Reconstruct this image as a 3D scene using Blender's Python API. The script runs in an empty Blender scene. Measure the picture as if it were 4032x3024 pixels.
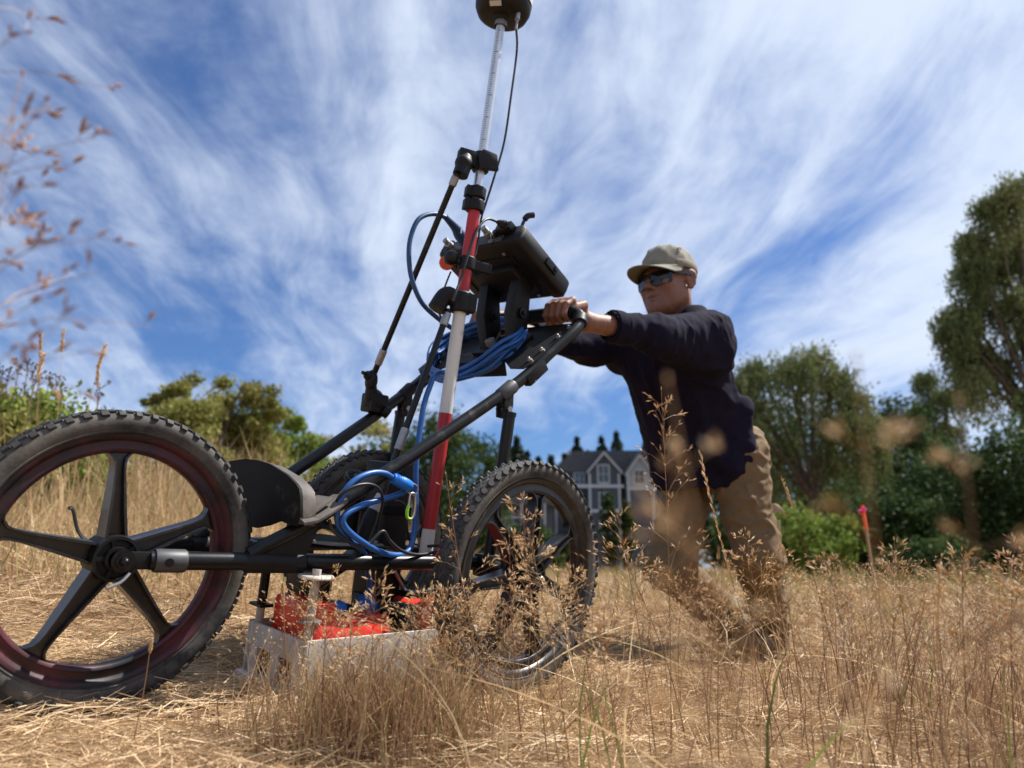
import bpy, bmesh, math, random
import numpy as np
from mathutils import Vector, Matrix

# ------------------------------------------------------------------ camera, sky, sun
scene = bpy.context.scene
R_ = math.radians
PITCH, EYE, FPX = 0.245, 0.232, 2912.0
cam_d = bpy.data.cameras.new('camera')
cam_d.sensor_width = 36.0
cam_d.lens = 36.0 * FPX / 4032.0
cam_d.clip_start = 0.02
cam_d.clip_end = 3000.0
cam_d.dof.use_dof = True
cam_d.dof.focus_distance = 1.50
cam_d.dof.aperture_fstop = 3.3
cam = bpy.data.objects.new('camera', cam_d)
cam.location = (0, 0, EYE)
cam.rotation_euler = (math.pi / 2 + PITCH, 0, 0)
scene.collection.objects.link(cam)
scene.camera = cam

SUN_EL, SUN_AZ = R_(56), R_(70)          # azimuth from +Y (view direction) towards +X
world = bpy.data.worlds.new('World')
scene.world = world
world.use_nodes = True
def build_world():
    nt = world.node_tree; N = nt.nodes; L = nt.links
    N.clear()
    out = N.new('ShaderNodeOutputWorld'); bg = N.new('ShaderNodeBackground')
    bg.inputs['Strength'].default_value = 0.071
    L.new(bg.outputs[0], out.inputs[0])
    sky = N.new('ShaderNodeTexSky'); sky.sky_type = 'NISHITA'; sky.sun_disc = False
    sky.sun_elevation = SUN_EL; sky.sun_rotation = SUN_AZ
    sky.air_density = 1.0; sky.dust_density = 0.6; sky.ozone_density = 2.5; sky.altitude = 0
    tc = N.new('ShaderNodeTexCoord')
    sep = N.new('ShaderNodeSeparateXYZ'); L.new(tc.outputs['Generated'], sep.inputs[0])
    def math_(op, a, b=None, c=None, clamp=False):
        m = N.new('ShaderNodeMath'); m.operation = op; m.use_clamp = clamp
        for i, v in enumerate((a, b, c)):
            if v is None: continue
            if isinstance(v, (int, float)): m.inputs[i].default_value = v
            else: L.new(v, m.inputs[i])
        return m.outputs[0]
    zz = math_('ADD', math_('MAXIMUM', sep.outputs[2], 0.0), 0.16)
    px = math_('DIVIDE', sep.outputs[0], zz); py = math_('DIVIDE', sep.outputs[1], zz)
    def noise(x, y, scale, detail, rough, off=0.0, dist=0.0):
        cb = N.new('ShaderNodeCombineXYZ')
        L.new(x, cb.inputs[0]); L.new(y, cb.inputs[1]); cb.inputs[2].default_value = off
        n = N.new('ShaderNodeTexNoise'); n.inputs['Scale'].default_value = scale
        n.inputs['Detail'].default_value = detail; n.inputs['Roughness'].default_value = rough
        n.inputs['Distortion'].default_value = dist
        L.new(cb.outputs[0], n.inputs['Vector'])
        return n.outputs['Fac']
    w1 = math_('SUBTRACT', noise(px, py, 0.45, 2, .5, 3.1), .5)
    w2 = math_('SUBTRACT', noise(px, math_('MULTIPLY', py, .5), 1.5, 3, .55, 7.7), .5)
    wx = math_('ADD', math_('ADD', px, math_('MULTIPLY', w1, .9)), math_('MULTIPLY', w2, .35))
    # long filaments run away from the viewer, veering a little
    sx = math_('ADD', wx, math_('MULTIPLY', py, 0.06))
    fil = noise(sx, math_('MULTIPLY', py, .16), 1.9, 5, .52, 1.3, .15)
    fine = noise(sx, math_('MULTIPLY', py, .34), 6.5, 7, .68, 5.2, .4)
    broad = noise(wx, math_('MULTIPLY', py, .5), .9, 3, .5, SKY_SEED)
    puff = noise(wx, py, 3.0, 5, .6, 2.2, .2)
    m = math_('ADD', math_('MULTIPLY', fil, .62), math_('MULTIPLY', fine, .30))
    m = math_('ADD', m, math_('MULTIPLY', broad, .50))
    m = math_('ADD', m, math_('MULTIPLY', puff, .20))
    mr = N.new('ShaderNodeMapRange'); mr.interpolation_type = 'SMOOTHSTEP'
    L.new(m, mr.inputs['Value'])
    mr.inputs['From Min'].default_value = 0.66; mr.inputs['From Max'].default_value = 0.95
    mr.inputs['To Min'].default_value = 0.0; mr.inputs['To Max'].default_value = 0.96
    mix = N.new('ShaderNodeMix'); mix.data_type = 'RGBA'
    L.new(mr.outputs[0], mix.inputs['Factor'])
    # sky colour (a touch deeper in blue than the model gives)
    mul = N.new('ShaderNodeMix'); mul.data_type = 'RGBA'; mul.blend_type = 'MULTIPLY'
    mul.inputs['Factor'].default_value = 1.0
    L.new(sky.outputs[0], mul.inputs['A']); mul.inputs['B'].default_value = SKY_TINT
    L.new(mul.outputs['Result'], mix.inputs['A'])
    mix.inputs['B'].default_value = CLOUD_COL
    L.new(mix.outputs['Result'], bg.inputs['Color'])
SKY_SEED = 18.6
SKY_TINT = (0.50, 0.69, 0.98, 1)
CLOUD_COL = (6.3, 7.1, 8.5, 1)
build_world()
world.cycles.sampling_method = "MANUAL"; world.cycles.sample_map_resolution = 512

sun_d = bpy.data.lights.new('sun', 'SUN'); sun_d.energy = 5.0; sun_d.angle = R_(0.53); sun_d.color = (1.0, 0.955, 0.89)
sun = bpy.data.objects.new('sun', sun_d); scene.collection.objects.link(sun)
SUN_DIR = Vector((math.cos(SUN_EL) * math.sin(SUN_AZ), math.cos(SUN_EL) * math.cos(SUN_AZ), math.sin(SUN_EL)))
sun.rotation_euler = SUN_DIR.to_track_quat('Z', 'Y').to_euler()
sun.location = SUN_DIR * 40

vs = scene.view_settings
vs.view_transform = 'Standard'; vs.look = 'None'; vs.exposure = 0.80; vs.gamma = 1.0; vs.use_curve_mapping = False
scene.cycles.max_bounces = 8
scene.cycles.transparent_max_bounces = 8
scene.cycles.caustics_reflective = False; scene.cycles.caustics_refractive = False

# ------------------------------------------------------------------ frames and measuring helpers
YAW, CP, CR = .842, .011, .146           # the cart stands askew on a side slope
Tv = np.array([math.cos(YAW)*math.cos(CP), math.sin(YAW)*math.cos(CP), math.sin(CP)])
Nv = np.array([math.sin(YAW), -math.cos(YAW), 0.0]); Wv = np.cross(Tv, -Nv)
Nv = Nv*math.cos(CR) - Wv*math.sin(CR); Wv = np.cross(Tv, -Nv)
O3 = np.array([-.72, 1.339, 0.0])
LEN, WID, RAD = .769, .563, .255
CAMP = np.array([0, 0, EYE])
_f = np.array([0, math.cos(PITCH), math.sin(PITCH)]); _r = np.array([1., 0, 0]); _u = np.cross(_r, _f)
def ray(x, y): return _f + _r*(x-2016)/FPX + _u*(1512-y)/FPX
def loc(P): d = np.asarray(P)-O3; return np.array([d@Tv, d@Nv, d@Wv])
def wor(q): return O3 + q[0]*Tv + q[1]*Nv + q[2]*Wv
def on_s(x, y, s): d = ray(x, y); return loc(CAMP + d*(s-loc(CAMP)[1])/(d@Nv))
def on_u(x, y, u): d = ray(x, y); return loc(CAMP + d*(u-loc(CAMP)[0])/(d@Tv))
def on_w(x, y, w): d = ray(x, y); return loc(CAMP + d*(w-loc(CAMP)[2])/(d@Wv))
def on_d(x, y, z): d = ray(x, y); return CAMP + d*z          # z = distance along the view axis
def on_p(x, y, p0, nrm):
    d = ray(x, y); p0 = wor(p0); nw = nrm[0]*Tv+nrm[1]*Nv+nrm[2]*Wv
    return loc(CAMP + d*((p0-CAMP)@nw)/(d@nw))
# cart objects use (along, -near side, up) as x, y, z; the builders below work in (along, near side, up)
CART_M = Matrix(((Tv[0], -Nv[0], Wv[0], O3[0]), (Tv[1], -Nv[1], Wv[1], O3[1]), (Tv[2], -Nv[2], Wv[2], O3[2]), (0, 0, 0, 1)))
FLIP = np.array([1., -1., 1.])
def unit(v): v = np.asarray(v, float); return v/np.linalg.norm(v)

COL = scene.collection
_rng = np.random.default_rng(7); random.seed(7)

def val3(P, seed=0):
    """smooth value noise in [-1, 1] for an (n,3) array"""
    P = np.asarray(P, float); i = np.floor(P).astype(np.int64); f = P-i; f = f*f*(3-2*f)
    def h(a):
        k = (a[:, 0]*374761393 + a[:, 1]*668265263 + a[:, 2]*2147483647 + seed*144665) & 0x7fffffff
        k = ((k ^ (k >> 13))*1274126177) & 0x7fffffff
        k = (k ^ (k >> 16)) & 0xffff
        return k/32767.5-1
    r = 0
    for dx in (0, 1):
        for dy in (0, 1):
            for dz in (0, 1):
                wgt = (f[:, 0] if dx else 1-f[:, 0])*(f[:, 1] if dy else 1-f[:, 1])*(f[:, 2] if dz else 1-f[:, 2])
                r = r + wgt*h(i+np.array([dx, dy, dz]))
    return r
def fbm(P, seed=0, oct=3):
    r = 0; a = 1.0
    for o in range(oct): r = r + a*val3(np.asarray(P)*2**o, seed+o*17); a *= .5
    return r

# ------------------------------------------------------------------ terrain height
_nh = np.array([Nv[0], Nv[1]]); _nh = _nh/np.linalg.norm(_nh)
def ground(x, y):
    x = np.asarray(x, float); y = np.asarray(y, float)
    q = -((x-O3[0])*_nh[0] + (y-O3[1])*_nh[1])
    near = np.where(q > 0, .147*q, -.07*(1-np.exp(np.minimum(q, 0)*2.1)))
    yy = np.maximum(y, .5)
    m = x/yy
    S = np.clip((.06-m)/.50, 0, 1); S = S*S*(3-2*S)
    cap = 9.0*(1-np.exp(-yy/9.0))
    far = .165*cap*S - .035
    b = np.clip((y-2.4)/3.0, 0, 1); b = b*b*(3-2*b)
    z = near*(1-b) + far*b
    xb = np.clip((-y+.5)/4, 0, 1)
    z = z*(1-xb) - .05*xb
    # gentle swells
    z = z + .012*np.sin(x*1.7+y*.9)*np.cos(y*1.3-x*.5)*np.clip((np.hypot(x+.3, y-1.7)-.9), 0, 1)
    # the worker's footing and the wheel ruts
    z = z - .035*np.exp(-((x-.9)**2+(y-2.65)**2)/.35)
    return z

# ------------------------------------------------------------------ mesh helpers
OFF = {}
def tagp(o, label=None, cat=None, group=None, kind=None):
    if label: o['label'] = label
    if cat: o['category'] = cat
    if group: o['group'] = group
    if kind: o['kind'] = kind
    return o
def thing(name, label, cat, base=(0, 0, 0), cart=True, group=None):
    """Empty at the thing's base; base is in cart coordinates (cart=True) or world coordinates"""
    o = bpy.data.objects.new(name, None); COL.objects.link(o)
    o.empty_display_size = .1
    b = np.asarray(base, float)
    if cart:
        o.matrix_world = CART_M @ Matrix.Translation(Vector(b*FLIP))
    else:
        o.location = Vector(b)
    OFF[o.name] = (b, cart)
    return tagp(o, label, cat, group)

class MB:
    def __init__(s): s.v = []; s.f = []; s.m = []
    def add(s, verts, faces, m=0):
        b = len(s.v); s.v.extend([tuple(map(float, p)) for p in verts])
        for f in faces: s.f.append(tuple(i+b for i in f)); s.m.append(m)
        return s
    def box(s, c, size, ax=None, m=0):
        ax = np.eye(3) if ax is None else np.array([unit(a) for a in ax])
        c = np.asarray(c, float); h = np.asarray(size, float)/2
        vs_ = [c + ax[0]*h[0]*a + ax[1]*h[1]*b + ax[2]*h[2]*d for a in (-1, 1) for b in (-1, 1) for d in (-1, 1)]
        return s.add(vs_, [(0, 1, 3, 2), (4, 6, 7, 5), (0, 4, 5, 1), (2, 3, 7, 6), (0, 2, 6, 4), (1, 5, 7, 3)], m)
    def loft(s, secs, closed=True, cap=True, loop=False, m=0):
        n = len(secs[0]); b = len(s.v)
        for q in secs: s.v.extend([tuple(map(float, p)) for p in q])
        k = len(secs)
        for i in range(k if loop else k-1):
            a0 = b+i*n; a1 = b+((i+1) % k)*n
            for j in range(n if closed else n-1):
                j2 = (j+1) % n
                s.f.append((a0+j, a0+j2, a1+j2, a1+j)); s.m.append(m)
        if cap and not loop and closed:
            s.f.append(tuple(b+j for j in range(n))[::-1]); s.m.append(m)
            s.f.append(tuple(b+(k-1)*n+j for j in range(n))); s.m.append(m)
        return s
    def tube(s, pts, r, n=12, cap=True, loop=False, m=0, flat=1.0):
        P = np.asarray(pts, float); k = len(P)
        rr = np.full(k, r) if np.isscalar(r) else np.asarray(r, float)
        T = np.gradient(P, axis=0) if not loop else np.roll(P, -1, 0)-np.roll(P, 1, 0)
        T = T/np.maximum(np.linalg.norm(T, axis=1, keepdims=True), 1e-12)
        ref = np.array([0, 0, 1.]) if abs(T[0][2]) < .9 else np.array([1., 0, 0])
        e = unit(np.cross(T[0], ref)); secs = []
        ang = np.linspace(0, 2*np.pi, n, endpoint=False)
        for i in range(k):
            e = e - T[i]*(e@T[i]); e = unit(e); g = np.cross(T[i], e)
            secs.append(P[i] + rr[i]*(np.cos(ang)[:, None]*e + flat*np.sin(ang)[:, None]*g))
        return s.loft(secs, True, cap, loop, m)
    def cyl(s, p0, p1, r0, r1=None, n=16, m=0):
        return s.tube([p0, p1], [r0, r0 if r1 is None else r1], n, True, False, m)
    def lathe(s, prof, c=(0, 0, 0), axis=(0, 0, 1), n=32, closed=False, m=0):
        ax = unit(axis); ref = np.array([1., 0, 0]) if abs(ax[0]) < .9 else np.array([0, 1., 0])
        e = unit(np.cross(ax, ref)); g = np.cross(ax, e); c = np.asarray(c, float)
        secs = []
        for i in range(n):
            a = 2*np.pi*i/n; d = math.cos(a)*e+math.sin(a)*g
            secs.append([c + d*r + ax*h for r, h in prof])
        return s.loft(secs, closed, False, True, m)
    def ball(s, c, r, n=16, k=10, ax=None, m=0):
        r = np.array([r]*3 if np.isscalar(r) else r, float); ax = np.eye(3) if ax is None else np.array([unit(a) for a in ax])
        c = np.asarray(c, float); vs_ = []; fs = []
        for i in range(1, k):
            t = np.pi*i/k
            for j in range(n):
                p = 2*np.pi*j/n
                q = np.array([math.sin(t)*math.cos(p), math.sin(t)*math.sin(p), math.cos(t)])*r
                vs_.append(c+q@ax)
        top = len(vs_); vs_.append(c+ax[2]*r[2]); vs_.append(c-ax[2]*r[2])
        for i in range(k-2):
            for j in range(n): fs.append((i*n+j, (i+1)*n+j, (i+1)*n+(j+1) % n, i*n+(j+1) % n))
        for j in range(n):
            fs.append((top, j, (j+1) % n)); fs.append((top+1, (k-2)*n+(j+1) % n, (k-2)*n+j))
        return s.add(vs_, fs, m)
    def prism(s, poly, o, ex, ey, ez, d0, d1, m=0):
        o, ex, ey, ez = [np.asarray(a, float) for a in (o, ex, ey, ez)]
        a = [o+ex*x+ey*y+ez*d0 for x, y in poly]; b = [o+ex*x+ey*y+ez*d1 for x, y in poly]
        return s.loft([a, b], True, True, False, m)
    def mesh(s, name, mats, off=None, smooth=True, angle=38, bevel=0, recalc=True, flip=False):
        me = bpy.data.meshes.new(name)
        v = np.array(s.v, float)
        if off is not None: v = v-off
        if flip: v = v*FLIP
        me.from_pydata(v.tolist(), [], s.f)
        for mt in (mats if isinstance(mats, (list, tuple)) else [mats]): me.materials.append(mt)
        me.polygons.foreach_set('material_index', s.m)
        if recalc or bevel:
            bm = bmesh.new(); bm.from_mesh(me)
            bmesh.ops.recalc_face_normals(bm, faces=bm.faces)
            if bevel:
                ed = [e for e in bm.edges if len(e.link_faces) == 2 and e.calc_face_angle(0) > .5]
                bmesh.ops.bevel(bm, geom=ed, offset=bevel, segments=2, profile=.6, affect='EDGES', clamp_overlap=True)
            bm.to_mesh(me); bm.free()
        if smooth:
            me.polygons.foreach_set('use_smooth', [True]*len(me.polygons))
            try: me.set_sharp_from_angle(angle=R_(angle))
            except Exception: pass
        me.update()
        return me
    def build(s, name, mats, parent=None, **kw):
        off = None; root = parent
        while root is not None and root.parent is not None: root = root.parent
        flip = False
        if root is not None and root.name in OFF: off, flip = OFF[root.name]
        if parent is not None and parent.name in LOCAL: off = np.zeros(3)
        me = s.mesh(name, mats, off, flip=flip, **kw)
        o = bpy.data.objects.new(name, me); COL.objects.link(o)
        if parent is not None: o.parent = parent
        return o
LOCAL = {}
def alone(name, mb, mats, label, cat, base, cart=True, group=None, **kw):
    """a thing that is one single mesh"""
    b = np.asarray(base, float)
    me = mb.mesh(name, mats, b, flip=cart, **kw)
    o = bpy.data.objects.new(name, me); COL.objects.link(o)
    if cart: o.matrix_world = CART_M @ Matrix.Translation(Vector(b*FLIP))
    else: o.location = Vector(b)
    return tagp(o, label, cat, group)
def spline(pts, n=8, loop=False):
    P = np.asarray(pts, float); k = len(P); out = []
    for i in range(k if loop else k-1):
        p0 = P[(i-1) % k] if (loop or i > 0) else 2*P[0]-P[1]
        p1, p2 = P[i], P[(i+1) % k]
        p3 = P[(i+2) % k] if (loop or i+2 < k) else 2*P[-1]-P[-2]
        for j in range(n):
            t = j/n
            out.append(.5*((2*p1)+(-p0+p2)*t+(2*p0-5*p1+4*p2-p3)*t*t+(-p0+3*p1-3*p2+p3)*t**3))
    if not loop: out.append(P[-1])
    return np.array(out)

# ------------------------------------------------------------------ materials
def mat(name, col, rough=.5, metal=0.0, var=.18, scale=30, bump=0.0, bscale=None, second=None, sec_scale=8, sec_lo=.5, sec_hi=.65, spec=.5,
        rough2=None, coord='Object', stretch=None, translucent=0.0, coat=0.0):
    m = bpy.data.materials.new(name); m.use_nodes = True
    nt = m.node_tree; N = nt.nodes; L = nt.links
    b = N['Principled BSDF']
    b.inputs['Roughness'].default_value = rough; b.inputs['Metallic'].default_value = metal
    b.inputs['Specular IOR Level'].default_value = spec
    if coat: b.inputs['Coat Weight'].default_value = coat
    tc = N.new('ShaderNodeTexCoord'); vec = tc.outputs[coord]
    if stretch:
        mp = N.new('ShaderNodeMapping'); mp.inputs['Scale'].default_value = stretch
        L.new(vec, mp.inputs[0]); vec = mp.outputs[0]
    n = N.new('ShaderNodeTexNoise'); n.inputs['Scale'].default_value = scale; n.inputs['Detail'].default_value = 5
    n.inputs['Roughness'].default_value = .6
    L.new(vec, n.inputs['Vector'])
    cr = N.new('ShaderNodeMapRange'); L.new(n.outputs['Fac'], cr.inputs[0])
    cr.inputs['From Min'].default_value = .3; cr.inputs['From Max'].default_value = .7
    mx = N.new('ShaderNodeMix'); mx.data_type = 'RGBA'; L.new(cr.outputs[0], mx.inputs['Factor'])
    c = np.array(col[:3])
    mx.inputs['A'].default_value = (*(c*(1-var)), 1); mx.inputs['B'].default_value = (*(c*(1+var)), 1)
    o = mx.outputs['Result']
    if second is not None:
        n2 = N.new('ShaderNodeTexNoise'); n2.inputs['Scale'].default_value = sec_scale; n2.inputs['Detail'].default_value = 6
        n2.inputs['Roughness'].default_value = .68
        L.new(vec, n2.inputs['Vector'])
        r2 = N.new('ShaderNodeMapRange'); L.new(n2.outputs['Fac'], r2.inputs[0])
        r2.inputs['From Min'].default_value = sec_lo; r2.inputs['From Max'].default_value = sec_hi
        m2 = N.new('ShaderNodeMix'); m2.data_type = 'RGBA'; L.new(r2.outputs[0], m2.inputs['Factor'])
        L.new(o, m2.inputs['A']); m2.inputs['B'].default_value = (*second[:3], 1)
        o = m2.outputs['Result']
        if rough2 is not None:
            m3 = N.new('ShaderNodeMix'); m3.data_type = 'FLOAT'; L.new(r2.outputs[0], m3.inputs['Factor'])
            m3.inputs['A'].default_value = rough; m3.inputs['B'].default_value = rough2
            L.new(m3.outputs['Result'], b.inputs['Roughness'])
    L.new(o, b.inputs['Base Color'])
    if bump:
        nb = N.new('ShaderNodeTexNoise'); nb.inputs['Scale'].default_value = bscale or scale*3; nb.inputs['Detail'].default_value = 4
        L.new(vec, nb.inputs['Vector'])
        bp = N.new('ShaderNodeBump'); bp.inputs['Strength'].default_value = bump; bp.inputs['Distance'].default_value = .002
        L.new(nb.outputs['Fac'], bp.inputs['Height']); L.new(bp.outputs[0], b.inputs['Normal'])
    if translucent:
        tr = N.new('ShaderNodeBsdfTranslucent'); L.new(o, tr.inputs['Color'])
        ms = N.new('ShaderNodeMixShader'); ms.inputs[0].default_value = translucent
        L.new(b.outputs[0], ms.inputs[1]); L.new(tr.outputs[0], ms.inputs[2])
        L.new(ms.outputs[0], N['Material Output'].inputs['Surface'])
    return m

M = {}
M['rubber'] = mat('tyre_rubber', (.028, .028, .029), .78, spec=.3, var=.4, scale=14, bump=.25, bscale=180, second=(.16, .145, .125), sec_scale=7, sec_lo=.40, sec_hi=.74, rough2=.9)
M['tread'] = mat('tread_rubber', (.036, .036, .037), .74, spec=.3, var=.3, scale=22, bump=.2, bscale=200, second=(.13, .12, .10), sec_scale=22, sec_lo=.55, sec_hi=.8)
M['rim'] = mat('wheel_rim_paint', (.009, .008, .009), .42, spec=.35, var=.3, scale=18, second=(.075, .016, .022), sec_scale=6, sec_lo=.42, sec_hi=.60, rough2=.55, bump=.1)
M['spoke'] = mat('spoke_plastic', (.011, .011, .012), .34, spec=.5, var=.4, scale=25, second=(.085, .078, .07), sec_scale=20, sec_lo=.52, sec_hi=.80, rough2=.6, bump=.12, bscale=90)
M['black'] = mat('black_composite', (.0055, .006, .0072), .34, spec=.32, var=.4, scale=22, second=(.055, .052, .048), sec_scale=24, sec_lo=.58, sec_hi=.82, rough2=.7, bump=.08)
M['blackmatte'] = mat('black_plastic', (.0065, .0066, .0072), .52, spec=.28, var=.35, scale=25, second=(.030, .028, .025), sec_scale=18, sec_lo=.6, sec_hi=.85, bump=.15)
M['grip'] = mat('black_foam', (.006, .006, .0065), .85, spec=.2, var=.3, scale=60, bump=.4, bscale=300)
M['grey'] = mat('grey_collar', (.045, .046, .050), .5, var=.2, scale=25, bump=.1)
M['guard'] = mat('guard_plastic', (.006, .0058, .0056), .68, spec=.15, var=.35, scale=12, second=(.085, .072, .060), sec_scale=14, sec_lo=.58, sec_hi=.78, rough2=.8, bump=.2, bscale=70)
M['steel'] = mat('steel', (.55, .55, .55), .32, 1.0, var=.12, scale=40, bump=.05)
M['dullsteel'] = mat('dull_steel', (.33, .33, .34), .5, .9, var=.2, scale=40)
M['whiteplastic'] = mat('milky_plastic', (.60, .56, .51), .55, var=.12, scale=10, second=(.30, .25, .19), sec_scale=11, sec_lo=.46, sec_hi=.76, bump=.06, translucent=.12)
M['saddle'] = mat('sunlit_dusty_plastic', (.055, .048, .042), .7, var=.3, scale=14, second=(.16, .135, .11), sec_scale=10, sec_lo=.45, sec_hi=.75, bump=.2)  # dusty guard plastic, lightened to paint sunlight on its lip and saddle
M['red'] = mat('red_plastic', (.72, .032, .020), .34, var=.12, scale=12, second=(.40, .03, .02), sec_scale=10, sec_lo=.5, sec_hi=.8, bump=.04)
M['blue'] = mat('blue_cable', (.012, .085, .30), .42, var=.15, scale=60, second=(.05, .14, .36), sec_scale=40, sec_lo=.6, sec_hi=.8)
M['bluedark'] = mat('blue_strain_relief', (.010, .055, .17), .5, var=.2, scale=60)
M['bluebright'] = mat('blue_plug', (.012, .16, .58), .4, var=.1, scale=40)
M['cableblack'] = mat('black_cable', (.012, .012, .014), .45, var=.2, scale=60)
M['polewhite'] = mat('pole_white', (.62, .62, .59), .45, var=.06, scale=20, second=(.22, .19, .15), sec_scale=16, sec_lo=.60, sec_hi=.78, bump=.05)
M['polered'] = mat('pole_red', (.40, .012, .018), .42, var=.1, scale=20, second=(.22, .02, .02), sec_scale=14, sec_lo=.58, sec_hi=.8)
M['alu'] = mat('pole_aluminium', (.62, .64, .66), .34, .75, var=.08, scale=30)
M['ink'] = mat('printed_ink', (.02, .02, .022), .6, var=.1)
M['orangecap'] = mat('orange_cap', (.75, .10, .04), .5, var=.1)
M['salmon'] = mat('salmon_dome', (.78, .22, .10), .45, var=.08)
M['label'] = mat('paper_label', (.5, .5, .48), .6, var=.05)
M['lime'] = mat('lime_plastic', (.35, .80, .03), .4, var=.08)
def grid_ground():
    xs = np.concatenate([-np.geomspace(1500, 6, 24), np.linspace(-5.8, 5.8, 120), np.geomspace(6, 1500, 24)])
    ys = np.concatenate([-np.geomspace(300, 2, 12), np.linspace(-1.8, 8, 130), np.geomspace(8.2, 2500, 34)])
    X, Y = np.meshgrid(xs, ys); Z = ground(X, Y)
    n, m = X.shape; v = np.stack([X, Y, Z], -1).reshape(-1, 3)
    i = np.arange(n*m).reshape(n, m)
    f = np.stack([i[:-1, :-1], i[:-1, 1:], i[1:, 1:], i[1:, :-1]], -1).reshape(-1, 4)
    me = bpy.data.meshes.new('field'); me.from_pydata(v.tolist(), [], f.tolist())
    me.polygons.foreach_set('use_smooth', [True]*len(me.polygons))
    o = bpy.data.objects.new('field', me); COL.objects.link(o); o['kind'] = 'structure'
    return o
M['soil'] = mat('straw_soil', (.24, .155, .078), .95, var=.35, scale=60, second=(.10, .066, .032), sec_scale=3, sec_lo=.5, sec_hi=.8, bump=.6, bscale=90)
field = grid_ground(); field.data.materials.append(M['soil'])
# ================================================================== background: house, trees, shrubs
def np_obj(name, v, f, m_, parent=None, off=None, attr=None, smooth=True):
    me = bpy.data.meshes.new(name); v = np.asarray(v, np.float32)
    if off is not None: v = v-np.asarray(off, np.float32)
    f = np.asarray(f, np.int32); k = f.shape[1]
    me.vertices.add(len(v)); me.vertices.foreach_set('co', v.ravel())
    me.loops.add(f.size); me.loops.foreach_set('vertex_index', f.ravel())
    me.polygons.add(len(f)); me.polygons.foreach_set('loop_start', np.arange(0, f.size, k, dtype=np.int32)); me.polygons.foreach_set('loop_total', np.full(len(f), k, np.int32))
    me.polygons.foreach_set('use_smooth', np.full(len(f), smooth, bool))
    if attr is not None:
        for nm, val in attr.items():
            a = me.attributes.new(nm, 'FLOAT', 'POINT'); a.data.foreach_set('value', np.asarray(val, np.float32))
    for q in (m_ if isinstance(m_, (list, tuple)) else [m_]): me.materials.append(q)
    me.update(calc_edges=True)
    o = bpy.data.objects.new(name, me); COL.objects.link(o)
    if parent is not None: o.parent = parent
    return o
def tint_mat(name, cols, rough=.68, translucent=.3, spec=.12):
    """colour picked along a ramp by the per-piece attribute 'tint'"""
    m = bpy.data.materials.new(name); m.use_nodes = True; nt = m.node_tree; N = nt.nodes; L = nt.links
    b = N['Principled BSDF']; b.inputs['Roughness'].default_value = rough; b.inputs['Specular IOR Level'].default_value = spec
    at = N.new('ShaderNodeAttribute'); at.attribute_name = 'tint'
    cr = N.new('ShaderNodeValToRGB'); el = cr.color_ramp.elements
    while len(el) < len(cols): el.new(.5)
    for i, c_ in enumerate(cols): el[i].position = i/(len(cols)-1); el[i].color = (*c_, 1)
    L.new(at.outputs['Fac'], cr.inputs[0]); L.new(cr.outputs[0], b.inputs['Base Color'])
    if translucent:
        tr = N.new('ShaderNodeBsdfTranslucent'); L.new(cr.outputs[0], tr.inputs['Color'])
        ms = N.new('ShaderNodeMixShader'); ms.inputs[0].default_value = translucent
        L.new(b.outputs[0], ms.inputs[1]); L.new(tr.outputs[0], ms.inputs[2]); L.new(ms.outputs[0], N['Material Output'].inputs['Surface'])
    return m
M['bark'] = mat('bark', (.085, .062, .045), .9, var=.35, scale=6, bump=.6)
LEAF = {'willow': tint_mat('willow_leaf', [(.060, .078, .030), (.115, .145, .052), (.195, .222, .092), (.28, .29, .14)]),
        'dark': tint_mat('dark_leaf', [(.014, .030, .010), (.028, .055, .016), (.055, .090, .025), (.09, .12, .04)]),
        'olive': tint_mat('olive_leaf', [(.090, .092, .032), (.175, .182, .048), (.265, .265, .070), (.28, .21, .10)]),
        'lime': tint_mat('bright_leaf', [(.06, .10, .018), (.12, .18, .03), (.20, .27, .05), (.26, .29, .08)]),
        'fir': tint_mat('hazed_fir_needle', [(.022, .036, .026), (.036, .058, .040), (.052, .080, .050), (.07, .10, .06)], translucent=.1)}  # needle colours lightened and blued to paint in distance haze
def leaf_quads(P, size, rng, up=0.0, asp=.55, dirs=None):
    n = len(P); d = rng.normal(size=(n, 3)) if dirs is None else dirs+rng.normal(size=(n, 3))*.25
    d /= np.linalg.norm(d, axis=1, keepdims=True); e = np.cross(d, rng.normal(size=(n, 3))); e /= np.linalg.norm(e, axis=1, keepdims=True)
    s_ = (size*rng.uniform(.6, 1.35, n))[:, None]
    a = P-d*s_*.5; c_ = P+d*s_*.5; m_ = P
    V = np.stack([a, m_+e*s_*asp*.5, c_, m_-e*s_*asp*.5], 1).reshape(-1, 3)
    F = np.arange(n*4).reshape(-1, 4)
    return V, F
def limb_mesh(segs):
    b = MB()
    for P, r in segs: b.tube(P, r, 6)
    return b
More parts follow.
